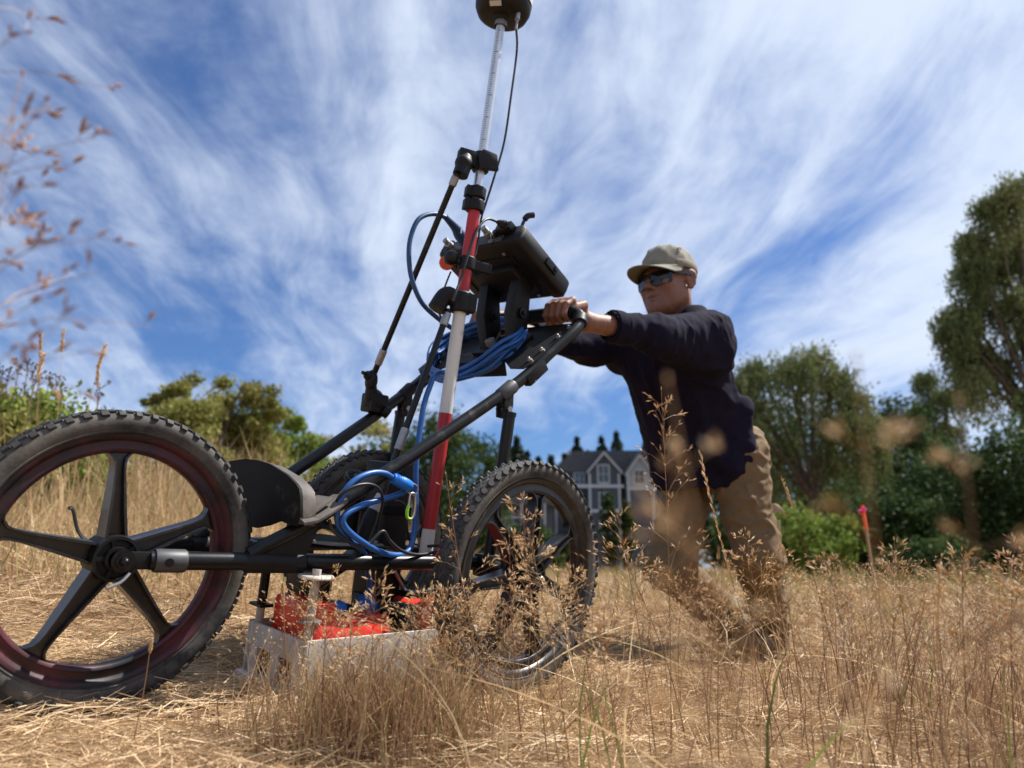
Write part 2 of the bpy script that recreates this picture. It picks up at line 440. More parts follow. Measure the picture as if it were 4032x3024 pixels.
def broad_tree(name, label, base, hgt, rx, ry, leaf, nleaf, size, seed, cat='tree', trunk=.0, group=None, gaps=.45, crown0=.15, weep=0.0, lean=0, csz=.17):
    rng = np.random.default_rng(seed); base = np.asarray(base, float)
    nleaf = int(nleaf*(1.0 if weep else 1.35))
    t_ = thing(name, label, cat, base, cart=False, group=group)
    # limbs
    segs = []; tr = max(.03, hgt*.022) if not trunk else trunk
    top = base+np.array([lean, 0, hgt*.72]); mid = base+np.array([lean*.3+rng.normal()*.03*hgt, 0, hgt*.35])
    trunk_p = spline([base-np.array([0, 0, .1]), mid, top], 5); segs.append((trunk_p, np.linspace(tr, tr*.25, len(trunk_p))))
    nl = 11; ends = []
    for i in range(nl):
        t0 = .18+.7*i/nl; p0 = trunk_p[int(t0*(len(trunk_p)-1))]; a = i*2.4+rng.uniform(-.4, .4); k = 1-.45*t0
        e = p0+np.array([math.cos(a)*rx*k*.85, math.sin(a)*ry*k*.85, hgt*rng.uniform(.12, .30)])
        e[2] = min(e[2], base[2]+hgt*.95); ends.append(e)
        segs.append((spline([p0, (p0+e)/2+np.array([0, 0, hgt*.05]), e], 4), np.linspace(tr*.42, tr*.10, 9)))
    limb_mesh(segs).build('trunk', M['bark'], t_)
    # leaf clumps
    nc = max(30, nleaf//60); u = rng.normal(size=(nc, 3)); u /= np.linalg.norm(u, axis=1, keepdims=True); r = rng.uniform(.25, 1, nc)**.55
    cz0 = base[2]+hgt*crown0; chh = hgt*(1-crown0)/2
    shape = 1+.28*fbm(u*1.9+seed, seed, 2)[:, None]
    C_ = np.stack([base[0]+lean*.6+u[:, 0]*r*rx*shape[:, 0], base[1]+u[:, 1]*r*ry*shape[:, 0], cz0+chh+u[:, 2]*r*chh*shape[:, 0]], 1)
    keep = fbm(C_/max(rx, .5)*1.7+seed*3, seed+5, 2) > -gaps
    C_ = C_[keep]; nc = len(C_)
    cs = rng.uniform(.45, 1.2, nc)*rx*csz; ct = rng.uniform(0, 1, nc)
    k = rng.integers(0, nc, nleaf); P = C_[k]+np.clip(rng.normal(size=(nleaf, 3)), -1.7, 1.7)*cs[k][:, None]*np.array([1, 1, .75])
    tint = np.clip(ct[k]*.55+rng.uniform(0, .5, nleaf), 0, 1)
    dirs = None
    if weep:
        # long hanging strands below the clumps
        ns = int(nleaf*.75/14); k2 = rng.integers(0, nc, ns); st = C_[k2]+rng.normal(size=(ns, 3))*cs[k2][:, None]
        ln = rng.uniform(.35, 1.0, ns)*weep; tt = np.linspace(0, 1, 14)
        sway = rng.normal(size=(ns, 2))*.10
        Q = st[:, None, :]+np.stack([sway[:, :1]*ln[:, None]*tt**2, sway[:, 1:]*ln[:, None]*tt**2, -ln[:, None]*tt+0*sway[:, :1]], -1)
        Q = Q.reshape(-1, 3)+rng.normal(size=(ns*14, 3))*size*.35; Q[:, 2] = np.maximum(Q[:, 2], base[2]+.3)
        P = np.concatenate([P[:int(nleaf*.4)], Q]); tint = np.concatenate([tint[:int(nleaf*.4)], np.clip(np.repeat(ct[k2]*.55+rng.uniform(0, .4, ns), 14)+rng.normal(size=ns*14)*.08, 0, 1)])
        dirs = np.concatenate([rng.normal(size=(int(nleaf*.4), 3)), np.tile([[0, 0, -1.]], (ns*14, 1))])
    P[:, 2] = np.maximum(P[:, 2], base[2]+.03)
    V, F = leaf_quads(P, size*(1.0 if weep else 1.3), rng, dirs=dirs, asp=.38 if weep else .7)
    np_obj('crown', V, F, LEAF[leaf], t_, base, {'tint': np.repeat(tint, 4)}, smooth=False)
    return t_
def fir(label, base, hgt, rad, n, size, seed, name='fir_tree', group=None):
    rng = np.random.default_rng(seed); base = np.asarray(base, float); t_ = thing(name, label, 'tree', base, cart=False, group=group)
    b = MB(); b.tube([base-np.array([0, 0, .2]), base+np.array([0, 0, hgt*.97])], [hgt*.016, hgt*.002], 8); b.build('trunk', M['bark'], t_)
    t0 = rng.uniform(.0, 1, n)**.45; tier = np.round(t0*16)/16+rng.normal(size=n)*.012; a = rng.uniform(0, 2*np.pi, n); rr = rng.uniform(.15, 1, n)**.6*rad*np.maximum(1-tier, 0)**.8*(.75+.35*val3(np.stack([np.cos(a)*2, np.sin(a)*2, tier*9], 1), seed))
    P = base+np.stack([np.cos(a)*rr, np.sin(a)*rr, tier*hgt-.22*rr], 1)
    V, F = leaf_quads(P, size, rng, asp=.45, dirs=np.stack([np.cos(a), np.sin(a), -.35+0*a], 1))
    np_obj('crown', V, F, LEAF['fir'], t_, base, {'tint': np.repeat(rng.uniform(0, 1, n), 4)}, smooth=False)
    return t_
def gnd(x, y): return np.array([x, y, float(ground(x, y))])
def at_ground(px, d):
    """a place on the field seen in the direction of a picture column, d metres out"""
    x = (px-2016)/FPX*d; return gnd(x, d)
def top_z(py, d):
    q = ray(2016, py); return EYE+d*q[2]/q[1]
def place(px, d, py_top): p = at_ground(px, d); return p, top_z(py_top, d)-p[2]

# --- left thicket and bushes
for px_, d, pt, rx, leaf, n, sz, lab, sd in (
        (520, 12.5, 1600, .75, 'olive', 5000, .055, 'thin pale green bush left of the front wheel on the slope', 11),
        (870, 13.0, 1440, 1.15, 'olive', 13000, .060, 'tall olive bush with bare twiggy tops behind the wheel guard', 12),
        (690, 14.0, 1500, 1.0, 'olive', 9000, .060, 'rounded yellow-green bush above the front wheel', 13),
        (1010, 15.0, 1590, .95, 'lime', 8000, .065, 'leafy lime green bush just above the wheel guard', 14),
        (1180, 18.0, 1690, 1.1, 'lime', 8000, .07, 'low yellow-green bush between the guard and the far handle tube', 15),
        (1430, 22.0, 1640, 1.5, 'olive', 9000, .085, 'small green tree seen beyond the far rear wheel', 16)):
    p, h = place(px_, d, pt); broad_tree('leafy_bush', lab, p, h, rx, rx*.8, leaf, n, sz, sd, cat='bush', gaps=-.12, crown0=.05, csz=.11, group='bushes along the rise')
# --- far trees
for px_, d, pt, rx, leaf, n, sz, lab, sd in (
        (1700, 30, 1610, 2.1, 'dark', 9000, .12, 'dark round tree behind the red and white pole', 21),
        (1850, 40, 1720, 2.2, 'dark', 8000, .15, 'dark tree right of the pole, below the deck', 22),
        (1560, 34, 1700, 2.0, 'dark', 7000, .13, 'dark tree left of the pole behind the strut', 23),
        (3120, 62, 1600, 5.0, 'dark', 9000, .25, 'far dark tree filling the gap behind the weeping willow', 24),
        (3560, 42, 1570, 2.6, 'dark', 15000, .15, 'dark pointed tree between the two willows', 25),
        (3800, 40, 1850, 3.0, 'dark', 9000, .15, 'broad dark tree under the arching willow branches', 26)):
    p, h = place(px_, d, pt); broad_tree('broadleaf_tree', lab, p, h, rx, rx*.8, leaf, n, sz, sd, gaps=.5, crown0=.06, group='trees beyond the field')
def lobed_willow(label, px_, d, lobes, drop, size, seed, dens=1.0, leaf='willow'):
    """a trunk whose limbs carry separate leafy lobes, each trailing hanging strands; lobes are (column, row, radius) as measured off the tree"""
    rng = np.random.default_rng(seed); base = at_ground(px_, d); t_ = thing('willow_tree', label, 'tree', base, cart=False, group='willow trees')
    P, T, D, segs = [], [], [], []
    hub_ = base+np.array([0, 0, (top_z(min(l[1] for l in lobes), d)-base[2])*.34]); k = d/FPX
    segs.append((spline([base-np.array([0, 0, .2]), base+(hub_-base)*.5+np.array([.1, 0, 0]), hub_], 4), np.linspace(.034*d/3, .024*d/3, 9)))
    for lx, ly, lr in lobes:
        dy = rng.uniform(-1.3, 1.3); c_ = np.array([(lx-2016)*k, d+dy, top_z(ly, d)]); R_l = lr*k
        segs.append((spline([hub_, (hub_+c_)/2+np.array([0, 0, R_l*.5]), c_+np.array([0, 0, R_l*.4])], 4), np.linspace(.012*d/3, .003*d/3, 9)))
        ns = int(60*dens*(lr/100)**1.6)+24; tt = np.linspace(0, 1, 16)
        u = rng.normal(size=(ns, 3)); u /= np.linalg.norm(u, axis=1, keepdims=True); u[:, 2] = np.abs(u[:, 2])*.8
        st = c_+u*R_l*rng.uniform(.25, 1.0, ns)[:, None]*np.array([1, 1, .8])
        ln = drop*rng.uniform(.25, 1.0, ns)*(.5+.5*lr/120); out = u[:, :2]*R_l*rng.uniform(.1, .5, ns)[:, None]
        Q = st[:, None, :]+np.stack([out[:, :1]*np.sin(tt*1.6)[None], out[:, 1:]*np.sin(tt*1.6)[None], -ln[:, None]*tt[None]**1.25+.12*R_l*np.sin(tt*3.1)[None]], -1)
        tn = np.clip(rng.uniform(0, .55)+rng.uniform(0, .45, ns), 0, 1)
        for rep in range(3):
            P.append((Q+rng.normal(size=Q.shape)*size*.55).reshape(-1, 3)); T.append(np.repeat(tn, 16)); D.append(np.tile([[0, 0, -1.]], (ns*16, 1)))
        nb = int(260*dens*(lr/100)**2); q = rng.normal(size=(nb, 3)); P.append(c_+np.clip(q, -1.6, 1.6)*R_l*np.array([.5, .5, .32])+np.array([0, 0, R_l*.25])); T.append(np.clip(rng.uniform(0, 1, nb), 0, 1)); D.append(q)
    P = np.concatenate(P); T = np.concatenate(T); D = np.concatenate(D); P[:, 2] = np.maximum(P[:, 2], base[2]+.3)
    limb_mesh(segs).build('trunk', M['bark'], t_)
    V, F = leaf_quads(P, size, rng, asp=.42, dirs=D); np_obj('crown', V, F, LEAF[leaf], t_, base, {'tint': np.repeat(T, 4)}, smooth=False)
lobed_willow('weeping willow just right of the person, trailing branches', 3200, 34, [(2960, 1500, 90), (3040, 1440, 90), (3120, 1480, 100), (3010, 1600, 80), (3230, 1430, 95), (3320, 1500, 100), (3400, 1580, 85), (3300, 1700, 110), (3100, 1760, 110), (3440, 1680, 70), (2930, 1700, 70), (3380, 1850, 100), (3000, 1880, 100)], 4.6, .18, 31, .80)
lobed_willow('tall willow at the right edge reaching high into the sky', 4150, 25, [(4010, 860, 85), (4090, 820, 100), (3930, 980, 75), (4040, 1040, 100), (4140, 1000, 120), (3880, 1110, 60), (3990, 1200, 100), (4100, 1220, 120), (3850, 1270, 70), (3790, 1330, 65), (3930, 1380, 85), (4050, 1420, 110), (3850, 1500, 70), (4160, 1550, 120), (4250, 900, 130), (4260, 1250, 150), (4280, 1600, 150), (4080, 1620, 60)], 2.3, .15, 32, .82)
lobed_willow('slender willow half behind the tall right-hand willow', 3720, 46, [(3690, 1500, 50), (3730, 1580, 60), (3660, 1620, 50), (3760, 1700, 60), (3680, 1760, 70)], 3.0, .2, 33, 1.3)
for px_, d, pt, rx, leaf, n, sz, lab, sd in (
        (3160, 17, 2010, 1.0, 'lime', 7000, .07, 'bright green shrub low beside the legs of the person', 41),
        (3330, 20, 1930, 1.3, 'dark', 7000, .08, 'dark shrub behind the orange marking stake', 42),
        (3520, 19, 1940, 1.3, 'dark', 8000, .08, 'mid green shrub right of the orange marking stake', 43),
        (3720, 20, 1790, 1.5, 'dark', 8000, .08, 'dense dark shrub below the slender willow', 44),
        (3900, 17, 1730, 1.4, 'dark', 9000, .075, 'green shrub under the tall right-hand willow', 45),
        (4090, 16, 1600, 1.4, 'dark', 8000, .075, 'dark shrub cut by the right picture edge', 46),
        (2960, 24, 1990, 1.4, 'dark', 7000, .095, 'dark shrub seen between the legs and the willow', 47),
        (3620, 15, 2120, .9, 'dark', 5000, .065, 'low dark shrub at the edge of the mown grass', 48),
        (2090, 48, 2050, 1.6, 'dark', 4000, .15, 'dark hedge shrub in front of the porch, seen through the wheel', 49),
        (2200, 46, 2100, 1.5, 'dark', 3500, .15, 'round dark shrub below the house wall, seen through the wheel', 50)):
    p, h = place(px_, d, pt); broad_tree('shrub', lab, p, h, rx, rx*.8, leaf, n, sz, sd, cat='shrub', gaps=.6, crown0=.0, group='shrubs at the field edge')
for px_, d, pt, r, lab, sd in ((2395, 50, 1925, .55, 'taller columnar cypress in front of the house', 51), (2462, 51, 1950, .5, 'shorter columnar cypress in front of the house', 52)):
    p, h = place(px_, d, pt); broad_tree('cypress', lab, p, h, r, r, 'dark', 6000, .12, sd, gaps=1.0, crown0=.0, group='columnar cypresses')
for i, (px_, d, pt) in enumerate(((1975, 85, 1760), (2035, 90, 1735), (2075, 95, 1790), (2120, 95, 1815), (2225, 100, 1800), (2275, 105, 1735), (2320, 100, 1790), (2372, 108, 1735), (2432, 108, 1715), (2480, 100, 1800), (2545, 100, 1755), (1930, 80, 1830), (2170, 92, 1810))):
    p, h = place(px_, d, pt)
    lab = ('tall fir left of the upright post', 'pointed fir just right of the upright post', 'low fir above the near rear wheel', 'short fir above the near rear wheel', 'fir at the left end of the house roof', 'fir above the left roof slope', 'small fir behind the roof ridge', 'slim fir rising above the house gable', 'thin fir right of the house gable', 'fir above the right gable', 'fir between the house and the person', 'small fir beside the dark trees', 'dim fir left of the house')[i]
    fir(lab, p, h, h*.40, 2600, .9, 60+i, group='firs behind the house')
# dark trees closing the line behind everything
for i, (px_, d, pt, rx) in enumerate(((1350, 60, 1850, 5), (1950, 72, 1900, 4.5), (2120, 74, 1930, 4), (2650, 80, 1900, 6), (2860, 70, 1850, 5), (3400, 75, 1750, 6), (3980, 60, 1800, 6), (4250, 45, 1500, 5), (-250, 30, 1750, 3.5), (150, 40, 1800, 4))):
    lab = ('far dark tree beyond the left bushes', 'far tree left of the house', 'far tree touching the house', 'far tree hidden behind the torso of the person', 'far tree behind the legs of the person', 'far tree between the willows', 'far tree behind the tall willow', 'big dark tree outside the right edge', 'far tree outside the left edge', 'far tree behind the left thicket')[i]
    p, h = place(px_, d, pt); broad_tree('broadleaf_tree', lab, p, h, rx, rx*.7, 'dark', 3200, d*.0055, 80+i, gaps=.7, crown0=.0, group='far tree line')
for i, (px_, d, pt, rx, leaf) in enumerate(((-500, 16, 1500, 1.4, 'olive'), (-1100, 20, 1450, 1.8, 'olive'), (4700, 20, 1850, 1.6, 'lime'), (5300, 24, 1500, 2.6, 'dark'), (-1700, 24, 1500, 2.4, 'dark'))):
    lab = ('olive bush outside the left edge', 'larger olive bush further outside the left edge', 'shrub outside the right edge', 'dark tree outside the right edge', 'dark tree far outside the left edge')[i]
    p, h = place(px_, d, pt); broad_tree('leafy_bush', lab, p, h, rx, rx*.8, leaf, 5000, .1, 130+i, cat='bush', gaps=.2, crown0=.03, group='bushes outside the picture')
# weedy thicket close on the left slope
for i, (px_, d, pt, rx, n, lab) in enumerate(((60, 4.6, 1560, .50, 9000, 'weedy green thicket at the left edge above the tyre'), (230, 5.2, 1690, .45, 7000, 'lower weedy thicket beside the top of the front tyre'), (-120, 4.3, 1520, .5, 6000, 'thicket cut by the left picture edge'))):
    p, h = place(px_, d, pt); t_ = broad_tree('weed_thicket', lab, p, h, rx, rx, 'olive' if i else 'lime', n, .030, 100+i, cat='bush', gaps=.9, crown0=.0, group='weeds on the left slope')
    b = MB(); rng = np.random.default_rng(110+i)
    for k in range(26):
        q = p+np.array([rng.normal()*rx*.6, rng.normal()*rx*.4, 0]); e = q+np.array([rng.normal()*.06, 0, h*rng.uniform(.95, 1.22)]); b.tube([q, e], [.004, .002], 5)
        for j in range(9):
            o_ = e+np.array([rng.normal()*.030, rng.normal()*.030, rng.normal()*.012+.01]); b.tube([e-np.array([0, 0, .04]), o_], .0012, 4); b.ball(o_, (.008, .008, .006), 6, 4)
    b.build('dry_umbels', M['umbel'] if 'umbel' in M else M.setdefault('umbel', mat('dry_umbel', (.085, .052, .045), .9, var=.3)), t_, smooth=False)

# --- the house
M['siding'] = mat('blue_grey_siding', (.052, .070, .088), .7, var=.08, scale=3)
M['siding2'] = mat('pale_siding', (.30, .34, .38), .7, var=.06, scale=3)
M['trim'] = mat('white_trim', (.44, .48, .52), .6, var=.05)
M['roof'] = mat('grey_shingle', (.075, .078, .086), .85, var=.25, scale=5, bump=.4)
M['glass'] = mat('window_glass', (.03, .045, .055), .08, var=.1, spec=.8)
HD = 62.0
def hx(px_): return (px_-2016)/FPX*HD
def hz(py): return top_z(py, HD)
def house():
    g0 = float(ground(8, HD)); h_ = thing('house', 'blue-grey house with white trimmed gables beyond the field', 'house', (hx(2380), HD, g0), cart=False)
    def prism(nm, m_, poly, y0, y1, par=h_):
        b = MB(); b.prism(poly, (0, 0, 0), (1, 0, 0), (0, 0, 1), (0, 1, 0), y0, y1); return b.build(nm, M[m_], par, smooth=False)
    def box(nm, m_, x0, x1, z0, z1, y0, y1, par=h_):
        b = MB(); b.box(((x0+x1)/2, (y0+y1)/2, (z0+z1)/2), (abs(x1-x0), abs(y1-y0), abs(z1-z0))); return b.build(nm, M[m_], par, smooth=False)
    e0 = hz(1855); 
    prism('wall', 'siding', [(hx(2185), g0), (hx(2700), g0), (hx(2700), e0), (hx(2185), e0)], HD+.8, HD+9)
    roof = prism('roof', 'roof', [(hx(2165), e0), (hx(2720), e0), (hx(2640), hz(1768)), (hx(2262), hz(1772))], HD+.5, HD+9.4)
    def gable(x0, x1, py_e, py_p, m_, y, nm='gable'):
        xm = (x0+x1)/2; g = prism(nm, m_, [(hx(x0), g0), (hx(x1), g0), (hx(x1), hz(py_e)), (hx(xm), hz(py_p)), (hx(x0), hz(py_e))], HD-y, HD+2)
        for sg, xe in ((-1, x0), (1, x1)):
            xo = xe+sg*9
            prism('barge_board', 'trim', [(hx(xo), hz(py_e+9)), (hx(xm), hz(py_p-4)), (hx(xm), hz(py_p+9)), (hx(xo), hz(py_e+22))], HD-y-.35, HD-y-.05, g)
            prism('gable_roof', 'roof', [(hx(xo), hz(py_e+8)), (hx(xm), hz(py_p-6)), (hx(xm), hz(py_p-1)), (hx(xo), hz(py_e+13))], HD-y-.36, HD+4, g)
        return g
    g1 = gable(2316, 2436, 1850, 1784, 'siding', .6); g2 = gable(2462, 2560, 1862, 1798, 'siding2', 1.1); prism('wall', 'siding', [(hx(2464), g0), (hx(2558), g0), (hx(2558), hz(1934)), (hx(2464), hz(1934))], HD-1.15, HD-1.09)
    def window(x0, x1, y0, y1, y, bars=1):
        w = box('window', 'glass', hx(x0), hx(x1), hz(y1), hz(y0), HD-y-.06, HD-y+.02)
        t_ = (x1-x0)*.11
        for a, c_, d_, e_ in ((x0-t_, x0, y0-t_, y1+t_), (x1, x1+t_, y0-t_, y1+t_)): box('frame', 'trim', hx(a), hx(c_), hz(e_), hz(d_), HD-y-.12, HD-y+.02, w)
        for d_, e_ in ((y0-t_, y0), (y1, y1+t_*1.4), ((y0+y1)/2-1, (y0+y1)/2+1)): box('frame', 'trim', hx(x0), hx(x1), hz(e_), hz(d_), HD-y-.11, HD-y+.02, w)
        if bars: box('frame', 'trim', hx((x0+x1)/2-1), hx((x0+x1)/2+1), hz(y1), hz(y0), HD-y-.10, HD-y+.02, w)
        return w
    window(2352, 2392, 1838, 1903, .6); window(2266, 2302, 1860, 1903, -.75); window(2490, 2525, 1860, 1910, 1.1); window(2355, 2390, 1945, 2000, .6); window(2240, 2290, 1950, 2010, -.75); window(2355, 2390, 2050, 2100, .6)
    for y0, y1, x0, x1, yy in ((1912, 1924, 2205, 2450, .75), (2008, 2020, 2205, 2450, .75), (1925, 1934, 2458, 2565, 1.25)): box('band', 'trim', hx(x0), hx(x1), hz(y1), hz(y0), HD-yy, HD-yy+.3)
    for x, yy in ((2318, .72), (2432, .72), (2464, 1.22), (2558, 1.22), (2190, -.74)): box('corner_board', 'trim', hx(x-4), hx(x+4), g0, hz(1868), HD-yy, HD-yy+.2)
    box('chimney', 'siding2', hx(2250), hx(2262), hz(1800), hz(1752), HD+3, HD+4, roof)
    # second volume with a porch to the left
    p_ = thing('porch_house', 'low grey house with white porch rail, seen through the near rear wheel', 'house', (hx(2060), 57, g0), cart=False)
    s_ = 57/HD; zz = lambda py: top_z(py, 57); xx = lambda px_: (px_-2016)/FPX*57
    def box2(nm, m_, x0, x1, y0, y1, d0, d1, par=p_):
        b = MB(); b.box(((xx(x0)+xx(x1))/2, (d0+d1)/2, (zz(y0)+zz(y1))/2), (xx(x1)-xx(x0), d1-d0, abs(zz(y0)-zz(y1)))); return b.build(nm, M[m_], par, smooth=False)
    box2('wall', 'siding', 1960, 2175, 1985, 2240, 57, 63)
    b = MB(); b.prism([(xx(1945), zz(1990)), (xx(2190), zz(1990)), (xx(2130), zz(1935)), (xx(2000), zz(1935))], (0, 0, 0), (1, 0, 0), (0, 0, 1), (0, 1, 0), 56, 64); b.build('roof', M['roof'], p_, smooth=False)
    for x0, x1 in ((1990, 2018), (2085, 2120)):
        w = box2('window', 'glass', x0, x1, 2015, 2075, 56.9, 57.02); box2('frame', 'trim', x0-3, x0, 2012, 2078, 56.85, 57.02, w); box2('frame', 'trim', x1, x1+3, 2012, 2078, 56.85, 57.02, w); box2('frame', 'trim', x0, x1, 2010, 2015, 56.85, 57.02, w); box2('frame', 'trim', x0, x1, 2075, 2080, 56.85, 57.02, w)
    for x in (1975, 2052, 2140): box2('porch_post', 'trim', x-3, x+3, 1990, 2190, 55.2, 55.5)
    box2('porch_rail', 'trim', 1975, 2140, 2040, 2045, 55.3, 55.4); box2('porch_rail', 'trim', 1975, 2140, 2088, 2093, 55.3, 55.4)
house()

# --- marking stakes
M['stake'] = mat('weathered_wood', (.30, .20, .11), .85, var=.25, scale=30, bump=.3); M['orange'] = mat('marking_orange', (.85, .10, .025), .6, var=.08); M['pink'] = mat('pink_ribbon', (.85, .05, .28), .55, var=.08)
sp = at_ground(3400, 5.2); tz = top_z(1990, 5.2); midz = top_z(2085, 5.2)
st = thing('marking_stake', 'wooden marking stake with orange top and pink ribbon standing right of the person', 'stake', sp, cart=False)
tx = (3382-2016)/FPX*5.2
def stp(z): k = (z-sp[2])/(tz-sp[2]); return np.array([sp[0]+(tx-sp[0])*k, sp[1], z])
b = MB(); b.tube([stp(sp[2]-.05), stp(midz)], .0115, 4); b.build('shaft', M['stake'], st, smooth=False)
b = MB(); b.tube([stp(midz), stp(tz)], .0135, 4); b.build('painted_top', M['orange'], st, smooth=False)
b = MB(); c_ = stp(top_z(2008, 5.2)); b.tube(spline([c_+np.array([.016, -.01, .01]), c_+np.array([-.012, -.018, 0]), c_+np.array([-.035, -.012, -.006]), c_+np.array([-.030, -.012, -.03])], 5), .012, 8, flat=.35); b.tube([c_+np.array([0, -.014, .012]), c_+np.array([.0, -.014, -.012])], .017, 8); b.build('ribbon', M['pink'], st)
fp = at_ground(1078, 7.5); fz = top_z(1822, 7.5)
fl = thing('pin_flag', 'tiny orange pin flag on the slope above the wheel guard', 'flag', fp, cart=False)
b = MB(); b.tube([fp, np.array([fp[0], fp[1], fz])], .003, 5); b.build('wire', M['dullsteel'], fl)
b = MB(); b.box((fp[0]-.025, fp[1], fz-.03), (.06, .004, .06)); b.build('cloth', M['orange'], fl)
# ================================================================== the three-wheeled survey cart
cart = thing('survey_cart', 'black tubular three-wheeled survey cart on mag wheels pushed through dry grass', 'cart')
S0 = -.035                                            # centre line of the frame
def mir(p): return np.array([p[0], 2*S0-p[1], p[2]])

# --- wheels (wheel-local: x along, y near side, z up)
def tyre_mb():
    b = MB()
    prof = [(.206, .011), (.213, .0165), (.224, .0225), (.234, .0245), (.242, .0225), (.2475, .0165), (.2505, .008), (.2515, 0)]
    prof = prof + [(r, -h) for r, h in prof[-2::-1]]
    b.lathe(prof, axis=(0, 1, 0), n=80, closed=True)
    for sg in (-1, 1):                                # moulded rings on the sidewall
        b.lathe([(.2155, sg*.0185), (.2175, sg*.0212), (.2195, sg*.0205)], axis=(0, 1, 0), n=96)
    return b
def tread_mb(kind):
    b = MB(); n = 56 if kind == 'block' else 64; jr = random.Random(5)
    def knob(a, y, la, ly, r0, r1, tilt, disc=False):
        er = np.array([math.cos(a), 0, math.sin(a)]); et = np.array([-math.sin(a), 0, math.cos(a)]); ey = np.array([0, 1., 0])
        d = unit(er+tilt*ey); g = unit(ey-tilt*er); r1 = r1*jr.uniform(.72, 1.05); la = la*jr.uniform(.88, 1.08); y = y+jr.uniform(-.0006, .0006)
        c = er*.2475 + ey*y
        if disc:
            k = 8; ang = np.linspace(0, 2*np.pi, k, endpoint=False)
            lo = [c + d*(r0) + et*math.cos(q)*la*.55 + g*math.sin(q)*ly*.55 for q in ang]
            hi = [c + d*(r1) + et*math.cos(q)*la*.46 + g*math.sin(q)*ly*.46 for q in ang]
        else:
            sq = [(-1, -1), (1, -1), (1, 1), (-1, 1)]
            lo = [c + d*r0 + et*p*la*.58 + g*q*ly*.55 for p, q in sq]; hi = [c + d*r1 + et*p*la*.45 + g*q*ly*.45 for p, q in sq]
        b.loft([lo, hi])
    for i in range(n):
        a = 2*np.pi*i/n; h = np.pi/n
        if kind == 'block':
            for sg in (-1, 1):
                knob(a+(h if sg > 0 else 0), sg*.0195, .0125, .011, -.010, .0035, sg*.95)
                knob(a+h+(h if sg > 0 else 0), sg*.0105, .012, .0085, -.003, .007, sg*.35)
            knob(a, 0, .011, .0075, -.001, .0085, 0)
        else:
            for k, (y, tl) in enumerate(((-.021, -1.0), (-.0135, -.5), (-.0045, -.15), (.0045, .15), (.0135, .5), (.021, 1.0))):
                knob(a+(h if k % 2 else 0), y, .0155, .0145, -.006+abs(y)*-.1, .0050-abs(y)*.05, tl, True)
    return b
def rim_mb():
    b = MB()
    half = [(.1800, .0075), (.1825, .0110), (.187, .0125), (.190, .0105), (.201, .0110), (.2045, .0165), (.2085, .0190), (.2125, .0195), (.2130, .0160), (.207, .012)]
    prof = [(r, -h) for r, h in half]+[(r, h) for r, h in half[::-1]]
    b.lathe(prof, axis=(0, 1, 0), n=96, closed=True)
    return b
def spoke_mb():
    b = MB(); secs = []
    for r, hw, ht in ((.030, .0225, .021), (.050, .0195, .020), (.085, .0158, .0185), (.115, .0130, .017), (.145, .0105, .0155), (.160, .0108, .014), (.170, .0135, .012), (.178, .021, .010), (.183, .032, .009), (.1868, .048, .008)):
        e = min(hw*.34, .0055); lo = ht*.36
        pr = [(-hw, -ht), (-hw+e, -ht), (-hw+e*1.25, -lo), (hw-e*1.25, -lo), (hw-e, -ht), (hw, -ht),
              (hw, ht), (hw-e, ht), (hw-e*1.25, lo), (-hw+e*1.25, lo), (-hw+e, ht), (-hw, ht)]
        secs.append([(x*.90, y, math.sqrt(max(r*r-x*x, 0))) for x, y in pr])
    b.loft(secs)
    return b
def hub_mb():
    b = MB()
    for sg in (-1, 1):
        b.lathe([(.011, sg*.020), (.015, sg*.034), (.020, sg*.034), (.0215, sg*.024), (.0325, sg*.023), (.0335, sg*.031), (.0385, sg*.031), (.040, sg*.020), (.0405, 0)], axis=(0, 1, 0), n=40)
        for k in range(5):
            a = 2*np.pi*(k+.5)/5; e = np.array([math.cos(a), 0, math.sin(a)]); t_ = np.array([-math.sin(a), 0, math.cos(a)])
            b.box(e*.0268+np.array([0, sg*.024, 0]), (.014, .010, .007), (e, (0, 1, 0), t_))
    b.cyl((0, -.052, 0), (0, .052, 0), .0085)
    return b
tyre_me = tyre_mb().mesh('tyre', M['rubber']); rim_me = rim_mb().mesh('rim', M['rim']); hub_me = hub_mb().mesh('wheel', M['blackmatte'])
rim_black = rim_mb().mesh('rim', M['spoke'])
sp_me = spoke_mb().mesh('spoke', M['spoke'], angle=30)
tr_block = tread_mb('block').mesh('tread', M['tread'], smooth=False); tr_disc = tread_mb('disc').mesh('tread', M['tread'], smooth=False)
def wheel(c, n_sp, a0, tread, label, spin=0.0):
    w = bpy.data.objects.new('wheel', hub_me); COL.objects.link(w); w.parent = cart; w.location = Vector(np.asarray(c)*FLIP)
    w.rotation_euler = (0, spin, 0)
    w['label'] = label
    LOCAL[w.name] = True
    for nm, me in (('rim', rim_me if tread is tr_block else rim_black), ('tyre', tyre_me), ('tread', tread)):
        o = bpy.data.objects.new(nm, me); COL.objects.link(o); o.parent = w
        if nm == 'tread': o['kind'] = 'stuff'
    for k in range(n_sp):
        o = bpy.data.objects.new('spoke', sp_me); COL.objects.link(o); o.parent = w
        o.rotation_euler = (0, math.pi/2-(a0+2*math.pi*k/n_sp), 0)
    return w
front = wheel((0, 0, RAD), 5, R_(95), tr_block, 'knobbly front wheel with five black spokes and maroon stained rim')
nearw = wheel((LEN, WID/2, RAD), 7, R_(33), tr_disc, 'rear wheel nearest the tall grass, round-studded tyre')
farw = wheel((LEN, -WID/2, RAD), 7, R_(10), tr_disc, 'rear wheel on the far side, in shade')

